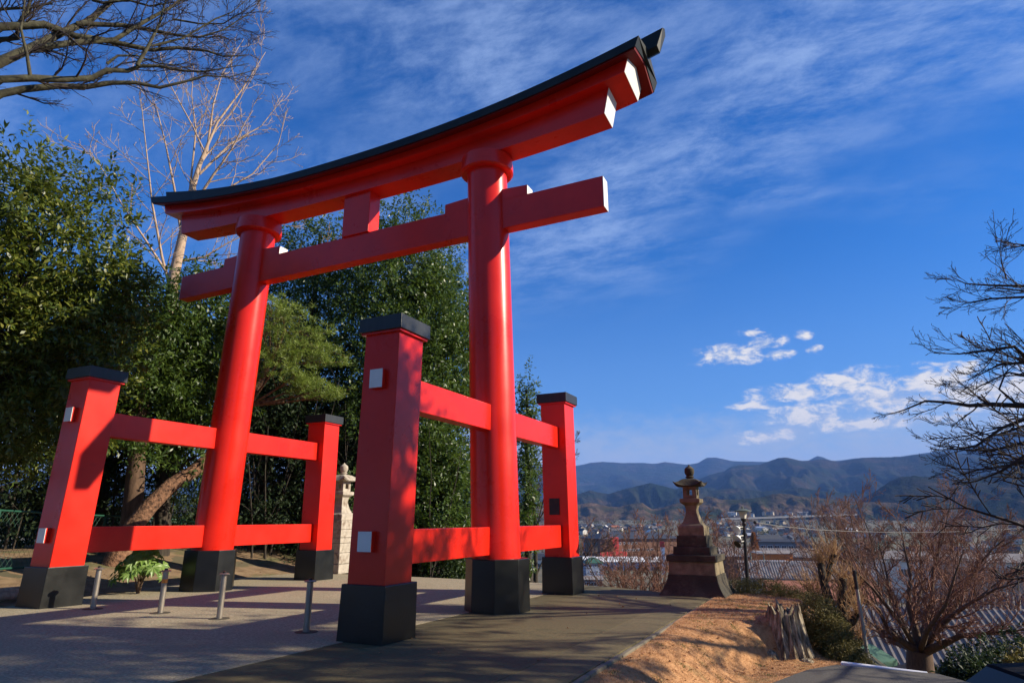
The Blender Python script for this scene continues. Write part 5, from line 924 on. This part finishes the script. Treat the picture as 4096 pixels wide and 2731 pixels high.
def building(name, label, corner, ang, L, Dp, h, rh, wall, roof, cat='building', ov=0.5, hip=0.0, windows=(), group=None, ribs=0, sink=4.0, base_z=None):
    """corner: front-left ground point; L along local x, Dp back along local y; windows: (x0, x1, z0, z1) on the front, or with a fifth value 'r' on the right end"""
    z0 = corner[2] if base_z is None else base_z; t = empty(name, (corner[0], corner[1], z0), ang, label, cat, group)
    mb = MB(); mb.box(0, L, 0, Dp, -sink, h)
    if not hip: mb.poly([(0, 0, h), (0, Dp, h), (0, Dp/2, h+rh)]); mb.poly([(L, 0, h), (L, Dp/2, h+rh), (L, Dp, h)])
    mb.build('wall', wall, t)
    rf = MB(); a = -ov; b = L+ov; c = -ov; e = Dp+ov; k = rh*ov/(Dp/2); hb = hip; th = 0.18
    P0 = [(a, c, h-k), (b, c, h-k), (b, e, h-k), (a, e, h-k)]; r0 = (a+hb, Dp/2, h+rh); r1 = (b-hb, Dp/2, h+rh)
    up = lambda p: (p[0], p[1], p[2]+th)
    for pl in ([P0[0], P0[1], r1, r0], [P0[2], P0[3], r0, r1], [P0[1], P0[2], r1], [P0[3], P0[0], r0]):
        if len(pl) == 3 and not hb: continue
        rf.rings([pl, [up(p) for p in pl]])
    ro = rf.build('roof', roof, t)
    if ribs:
        mb = MB(); n = int((L+2*ov)/ribs)
        for i in range(n+1):
            x = a+(b-a)*i/n; w = ribs*0.22
            mb.hexa([(x-w, c, h-k+th), (x+w, c, h-k+th), (x+w, Dp/2, h+rh+th), (x-w, Dp/2, h+rh+th)], [(x-w*0.6, c, h-k+th+0.09), (x+w*0.6, c, h-k+th+0.09), (x+w*0.6, Dp/2, h+rh+th+0.09), (x-w*0.6, Dp/2, h+rh+th+0.09)])
        tag(mb.build('roof_ribs', roof, ro), kind='stuff')
    wm = None
    for q in windows:
        mb = MB(); x0, x1, a0, a1 = q[:4]
        if len(q) > 4: mb.box(L-0.02, L+0.05, x0, x1, a0, a1)
        else: mb.box(x0, x1, -0.05, 0.02, a0, a1)
        wo = mb.build('window', 'glass_dark', t); f = 0.10; mb = MB()
        if len(q) > 4:
            mb.box(L+0.01, L+0.09, x0-f, x1+f, a0-f, a0); mb.box(L+0.01, L+0.09, x0-f, x1+f, a1, a1+f); mb.box(L+0.01, L+0.09, x0-f, x0, a0, a1); mb.box(L+0.01, L+0.09, x1, x1+f, a0, a1)
        else:
            mb.box(x0-f, x1+f, -0.09, -0.01, a0-f, a0); mb.box(x0-f, x1+f, -0.09, -0.01, a1, a1+f); mb.box(x0-f, x0, -0.09, -0.01, a0, a1); mb.box(x1, x1+f, -0.09, -0.01, a0, a1); xm = (x0+x1)/2; mb.box(xm-0.04, xm+0.04, -0.085, -0.01, a0, a1)
        mb.build('frame', 'rail_white', wo)
    return t
VA = YAW   # buildings face the hill: local -y looks back at the camera
def face(u, dev=0.0):
    d = ray(u, 2072); return math.atan2(-d[0], d[1])+dev
# brown hall with the red tower
C = at(2403, 2222, 390); a = face(2403, R(22)); z = C[2]
hall = building('assembly_hall', 'long brown hall with dark hipped roof and a red entrance tower in the valley', C, a, 52, 30, 9.5, 3.2, 'wall_brown', 'tile_dark', hip=9, ov=1.2, windows=[(12+2.6*i, 13.2+2.6*i, 6.2, 7.4) for i in range(5)]+[(14+3*i, 16.2+3*i, 2.6, 3.6) for i in range(7)])
mb = MB(); mb.box(6.5, 10.6, -2.5, 2.0, -2, 10.4); mb.build('red_tower', 'red_panel', hall, bevel=0.05); mb = MB(); mb.box(-1.5, 15, -3.4, -2.6, -2, 2.4); mb.build('red_screen_wall', 'red_panel', hall)
mb = MB()
for i in range(4): mb.box(-0.12, 0.0, 4+i*6, 8.5+i*6, 1.0, 7.0)
mb.build('side_glazing', 'glass_dark', hall); mb = MB(); mb.box(-0.4, -0.1, 26, 28.5, 0.5, 6.5); mb.build('blue_banner', 'wall_blue', hall)
C = at(2332, 2292, 320); building('warehouse', 'long pale-roofed warehouse in front of the brown hall', C, face(2332, R(4)), 46, 26, 5.2, 1.6, 'wall_blue', 'roof_white', windows=[(4+6*i, 7+6*i, 1.0, 3.0) for i in range(7)])
C = at(2345, 2299, 262); building('green_roofed_house', 'pale blue house with a green pyramid roof seen beside the rear right post', C, face(2345, R(12)), 6.9, 6.5, 4.6, 1.7, 'wall_blue', 'roof_green', 'house', hip=3.0, windows=[(1.0, 2.3, 2.9, 4.0), (3.6, 4.2, 2.9, 4.0), (4.8, 5.4, 2.9, 4.0), (1.4, 2.1, 0.8, 1.6), (4.0, 4.7, 0.6, 1.7), (2.0, 3.2, 2.9, 4.0, 'r')])
C = at(2325, 2345, 205); building('low_house', 'low house with a flat blue-grey roof at the lip of the forecourt', C, face(2325, R(3)), 6.5, 7, 2.0, 0.7, 'wall_grey', 'tile_grey', 'house', windows=[(1, 2.2, 0.3, 1.3), (3, 4.6, 0.3, 1.3)])
C = at(2985, 2366, 118); building('school_hall', 'cream hall with a long grey ribbed roof and wide windows below the lamp post', C, face(2985, R(6)), 21, 9, 2.3, 2.2, 'wall_cream', 'tile_grey', ribs=0.42, windows=[(1.2+2.0*i, 2.6+2.0*i, 0.5, 1.75) for i in range(8)])
C = at(3050, 2290, 150); building('annex', 'white annex with a shallow ribbed roof behind the ribbed hall', C, face(3050, R(4)), 14, 7, 1.3, 0.8, 'wall_white', 'roof_white', ribs=0.5)
C = at(3036, 2266, 182); building('orange_house', 'orange and brown building behind the metal net frame', C, face(3036, R(20)), 9, 6, 3.2, 0.5, 'orange_panel', 'tile_grey', windows=[(0.8, 4.6, 0.2, 1.5), (5.4, 6.8, 0.2, 1.5)])
C = at(2890, 2262, 225); building('long_shed', 'long shed with a grey-blue ribbed roof behind the lamp post', C, face(2890, R(3)), 36, 12, 3.0, 2.2, 'wall_brown', 'tile_grey', ribs=0.8)
C = at(3055, 2192, 400); building('tiled_house', 'dark-tiled house with white gables behind the larch', C, face(3055, R(35)), 14, 9, 4.0, 3.0, 'wall_white', 'tile_dark', 'house', windows=[(2, 4, 1, 2.4), (7, 9, 1, 2.4)])
C = at(3010, 2205, 330); building('grey_block', 'grey two-storey block right of the larch', C, face(3010, R(2)), 26, 10, 4.4, 1.0, 'wall_grey', 'tile_dark', windows=[(4+3*i, 6+3*i, 1.4, 2.8) for i in range(6)])
# roofs among the trees at the bottom right
C = at(3560, 2826, 41); building('tiled_house', 'house with a dark ribbed tile roof behind the thick trunk', C, face(3560, R(14)), 9.5, 8, 2.2, 2.0, 'wall_grey', 'tile_grey', 'house', ribs=0.34, windows=[(1, 2.4, 0.4, 1.6), (4, 6, 0.4, 1.6)])
C = at(3770, 2650, 60); building('tiled_house', 'house with a grey tiled roof under the low right limb of the great tree', C, face(3770, R(-8)), 9, 8, 2.2, 2.4, 'wall_blue', 'tile_grey', 'house', ribs=0.36, windows=[(1, 2.4, 0.4, 1.6), (5, 7, 0.4, 1.6)])
C = at(3495, 2775, 27); building('small_shed', 'small shed with a green-edged gable roof right of the leaning pole', C, face(3495, R(62)), 1.5, 1.5, 0.8, 0.35, 'wall_brown', 'roof_green', 'shed', ov=0.12, windows=[(0.4, 1.0, 0.2, 0.6)])
C = at(3110, 2480, 70); building('red_roofed_shed', 'low shed with a rusty red roof among the trees left of the pollarded tree', C, face(3110, R(8)), 9, 6, 2.0, 1.2, 'wall_cream', 'roof_rust', 'shed', windows=[(1, 2.5, 0.4, 1.4), (5, 6.5, 0.4, 1.4)])
C = at(3860, 2455, 95); building('tiled_house', 'dark-roofed house half hidden by the great tree at the right', C, face(3860, R(10)), 12, 9, 2.6, 2.2, 'wall_white', 'tile_dark', 'house', windows=[(1, 3, 0.5, 1.8), (6, 8, 0.5, 1.8)])
C = at(3560, 2330, 170); building('grey_block', 'long grey-roofed block seen through the crown of the great tree', C, face(3560, R(-4)), 26, 12, 5, 1.4, 'wall_white', 'tile_grey', windows=[(2+3*i, 4+3*i, 1.5, 3) for i in range(8)])
# metal frame for a sports net, red road sign, viaduct
C = hit(3012, 2330); p0 = at(3008, 2272, 150); p1 = at(3060, 2272, 150); zt = at(3008, 2207, 150)[2]; t = empty('net_frame', (p0[0], p0[1], float(hz(p0[0], p0[1]))), 0, 'tall pale green metal frame in front of the orange building', 'net frame'); bz_ = float(hz(p0[0], p0[1]))
for p in (p0, p1): mb = MB(); mb.tube([(p[0]-p0[0], p[1]-p0[1], -0.3), (p[0]-p0[0], p[1]-p0[1], zt-bz_)], [0.14, 0.12], 8); mb.build('upright', 'mast', t, smooth=True)
mb = MB(); mb.tube([(0, 0, zt-bz_), (p1[0]-p0[0], p1[1]-p0[1], zt-bz_)], [0.10, 0.10], 8); mb.build('crossbar', 'reflector', t, smooth=True)
p = at(2655, 2262, 300); t = empty('roadside_sign', (p[0], p[1], float(hz(p[0], p[1]))), face(2655), 'tall narrow roadside sign with a red top left of the dark lantern', 'sign'); zz = at(2655, 2165, 300)[2]-float(hz(p[0], p[1])); mb = MB(); mb.box(-0.9, 0.9, -0.3, 0.3, 0, zz-2.4); mb.build('sign_column', 'rail_white', t); mb = MB(); mb.box(-1.2, 0.9, -0.35, 0.35, zz-2.4, zz); mb.build('sign_head', 'red_panel', t, bevel=0.05)
def viaduct():
    A = at(2880, 2074, 1330); Bq = at(3420, 2056, 1500); t = empty('viaduct', (A[0], A[1], float(hz(A[0], A[1]))), 0, 'pale concrete road viaduct crossing the valley below the hills', 'viaduct'); o = np.array([A[0], A[1], float(hz(A[0], A[1]))]); a = A-o; b = Bq-o; n = 9
    d = unit(b-a); s = np.array([-d[1], d[0], 0]); mb = MB(); q = lambda p, w, z: p+s*w+np.array([0, 0, z])
    mb.hexa([q(a, -6, -2), q(b, -6, -2), q(b, 6, -2), q(a, 6, -2)], [q(a, -6, 0), q(b, -6, 0), q(b, 6, 0), q(a, 6, 0)]); mb.build('deck', 'concrete', t)
    mb = MB(); mb.hexa([q(a, -6.3, 0), q(b, -6.3, 0), q(b, -5.9, 0), q(a, -5.9, 0)], [q(a, -6.3, 1.1), q(b, -6.3, 1.1), q(b, -5.9, 1.1), q(a, -5.9, 1.1)]); mb.build('parapet', 'concrete', t)
    for i in range(n): p = a+(b-a)*(i+0.5)/n; mb = MB(); mb.box(p[0]-2, p[0]+2, p[1]-2, p[1]+2, -14, p[2]-1.9); mb.build('pier', 'concrete', t)
viaduct()
# far houses: each is a thing, too small to show its parts
HM = {}
def house_mesh(wall, roof, w, d, h, rh):
    k = (wall, roof, w, d, h, rh)
    if k not in HM:
        mb = MB(); mb.box(-w/2, w/2, -d/2, d/2, -3, h); mb.poly([(-w/2, -d/2, h), (-w/2, d/2, h), (-w/2, 0, h+rh)]); mb.poly([(w/2, -d/2, h), (w/2, 0, h+rh), (w/2, d/2, h)]); o = 0.6; kk = rh*o/(d/2)
        for sg in (-1, 1): pl = [(-w/2-o, sg*(d/2+o), h-kk), (w/2+o, sg*(d/2+o), h-kk), (w/2+o, 0, h+rh), (-w/2-o, 0, h+rh)]; mb.rings([pl, [(x, y, z+0.25) for x, y, z in pl]], 1)
        for x in (-w*0.25, w*0.2): mb.box(x-0.8, x+0.8, -d/2-0.06, -d/2+0.02, 0.9, 2.3, 2)
        ob = mb.build('far_house', [wall, roof, 'glass_dark']); HM[k] = ob.data; bpy.data.objects.remove(ob)
    return HM[k]
def far_houses():
    g = np.random.default_rng(301); WN = dict(wall_white='white', wall_cream='cream', wall_grey='grey'); RN = dict(tile_dark='dark', tile_grey='grey', roof_white='pale', roof_rust='rusty')
    areas = [(2310, 2420, 2106, 2142, 34, 'beside the rear right post'), (2420, 2640, 2108, 2142, 44, 'above the brown hall roof'), (2860, 3030, 2098, 2150, 30, 'right of the dark lantern'), (3030, 3260, 2086, 2180, 40, 'below the viaduct'), (2890, 3230, 2052, 2062, 26, 'on the rise beyond the viaduct'), (3400, 4090, 2120, 2330, 36, 'behind the great bare tree'), (1850, 2180, 2130, 2330, 22, 'below the right tie beams')]
    pts = []
    for (u0, u1, v0, v1, n, where) in areas:
        for _ in range(n):
            u, v = g.uniform(u0, u1), g.uniform(v0, v1)
            if v < 2075: p = at(u, v, g.uniform(1750, 1950)); p[2] = min(p[2], 12.0)
            else: p = hit(u, v, 60); p[2] = float(hz(p[0], p[1]))
            r = math.hypot(p[0]-CAM[0], p[1]-CAM[1])
            if r < 150 or r > 2100 or any((p[0]-q[0])**2+(p[1]-q[1])**2 < (9+r*0.004)**2 for q in pts): continue
            pts.append(p); wl = g.choice(['wall_white', 'wall_white', 'wall_cream', 'wall_grey']); rf = g.choice(['tile_dark', 'tile_dark', 'tile_dark', 'tile_grey', 'roof_white', 'roof_rust'], p=[0.25, 0.25, 0.2, 0.15, 0.1, 0.05])
            kk = int(g.choice(4, p=[0.4, 0.25, 0.25, 0.1])); w, d, h, rh = [(9, 7, 4.5, 2.2), (12, 8, 5.2, 2.6), (8, 7, 3.0, 2.2), (18, 9, 4.5, 1.8)][kk]; third = ('left', 'middle', 'right')[min(2, int(3*(u-u0)/(u1-u0)))]; depth = ('farther', 'nearer')[v > (v0+v1)/2]
            o = bpy.data.objects.new('far_house', house_mesh(wl, rf, w, d, h, rh)); o.location = p; o.rotation_euler = (0, 0, g.choice([0, 1.57])+face(u, g.normal()*0.35)); link(o)
            tag(o, 'tiny %s %s house, %s roof, %s %s among houses %s' % (('narrow', 'tall', 'low', 'long')[kk], WN[wl], RN[rf], depth, third, where), 'house', 'tiny houses %s' % where)
far_houses()
def larch():
    g = np.random.default_rng(311); p = at(3026, 2262, 190); zg = float(hz(p[0], p[1])); ht = at(3026, 2130, 190)[2]-zg; t = empty('larch_tree', (p[0], p[1], zg), 0, 'slender orange conical larch behind the lamp post', 'larch'); trunk_obj(t, [(np.array([(0, 0, -0.3), (0, 0, ht*0.5), (0, 0, ht*0.97)]), np.array([0.35, 0.2, 0.04]))], 'bark_brown')
    n = 5200; q = g.random(n)**0.75; rr = (1-q)*3.6*(0.35+0.65*g.random(n)**0.5); a = g.uniform(0, 6.28, n); C = np.stack([rr*np.cos(a), rr*np.sin(a), ht*(0.10+0.90*q)], 1); D = np.stack([np.cos(a), np.sin(a), 0.4+0*a], 1)+0.3*g.normal(size=(n, 3)); V, Q = leaf_quads(C, D, g.normal(size=(n, 3)), g.uniform(0.35, 0.8, n), 0.13); me_obj('crown', arr_mesh('crown', V, Q), 'larch', t)
larch()
def far_woods():
    g = np.random.default_rng(321)
    for (name, mat, lab, n) in (('far_woods', 'wood_brown', 'brown leafless copses scattered through the valley', 520), ('far_evergreens', 'wood_green', 'dark green copses scattered through the valley', 260)):
        lb = []
        while len(lb) < n:
            u = g.uniform(1850, 4300); v = 2085+190*g.random()**1.6; p = hit(u, v, 90); r = math.hypot(p[0]-CAM[0], p[1]-CAM[1])
            if r > 2300: continue
            s = g.uniform(2.0, 4.2)*(0.8 if r < 350 else 1.0+r/1800); z = float(hz(p[0], p[1])); lb.append(((p[0], p[1], z+s*0.55), (s*g.uniform(0.8, 1.9), s*g.uniform(0.8, 1.9), s*0.8)))
        V, Q = crown_leaves(g, lb, n*34, 5, 1.5, 0.55, spread=0.9, shell=0.35); o = me_obj(name, arr_mesh(name, V, Q), mat); tag(o, lab, 'woods', kind='stuff')
leafmat('wood_brown', [(0.075, 0.045, 0.030), (0.12, 0.070, 0.045), (0.17, 0.10, 0.062)], rough=0.9, trans=0.15, tcol=(0.16, 0.09, 0.05), spec=0.1); leafmat('wood_green', [(0.022, 0.038, 0.016), (0.045, 0.062, 0.024), (0.10, 0.11, 0.035)], rough=0.9, trans=0.15, tcol=(0.08, 0.10, 0.03), spec=0.1)
far_woods()
# ------------------------------------------------------------------ haze over the valley
def haze():
    m = bpy.data.materials.new('haze'); m.use_nodes = True; nt = m.node_tree; nt.nodes.remove(nt.nodes['Principled BSDF']); v = nt.nodes.new('ShaderNodeVolumePrincipled'); v.inputs['Color'].default_value = (0.20, 0.42, 1.0, 1); v.inputs['Density'].default_value = HAZE; v.inputs['Anisotropy'].default_value = 0.0
    nt.links.new(v.outputs[0], nt.nodes['Material Output'].inputs['Volume']); MATS['haze'] = m
    mb = MB(); mb.box(-17000, 17000, -17000, 17000, -27.0, 1450.0); tag(mb.build('haze', 'haze'), 'thin blue haze filling the air of the valley', 'haze', kind='stuff')
HAZE = 7e-5
haze()
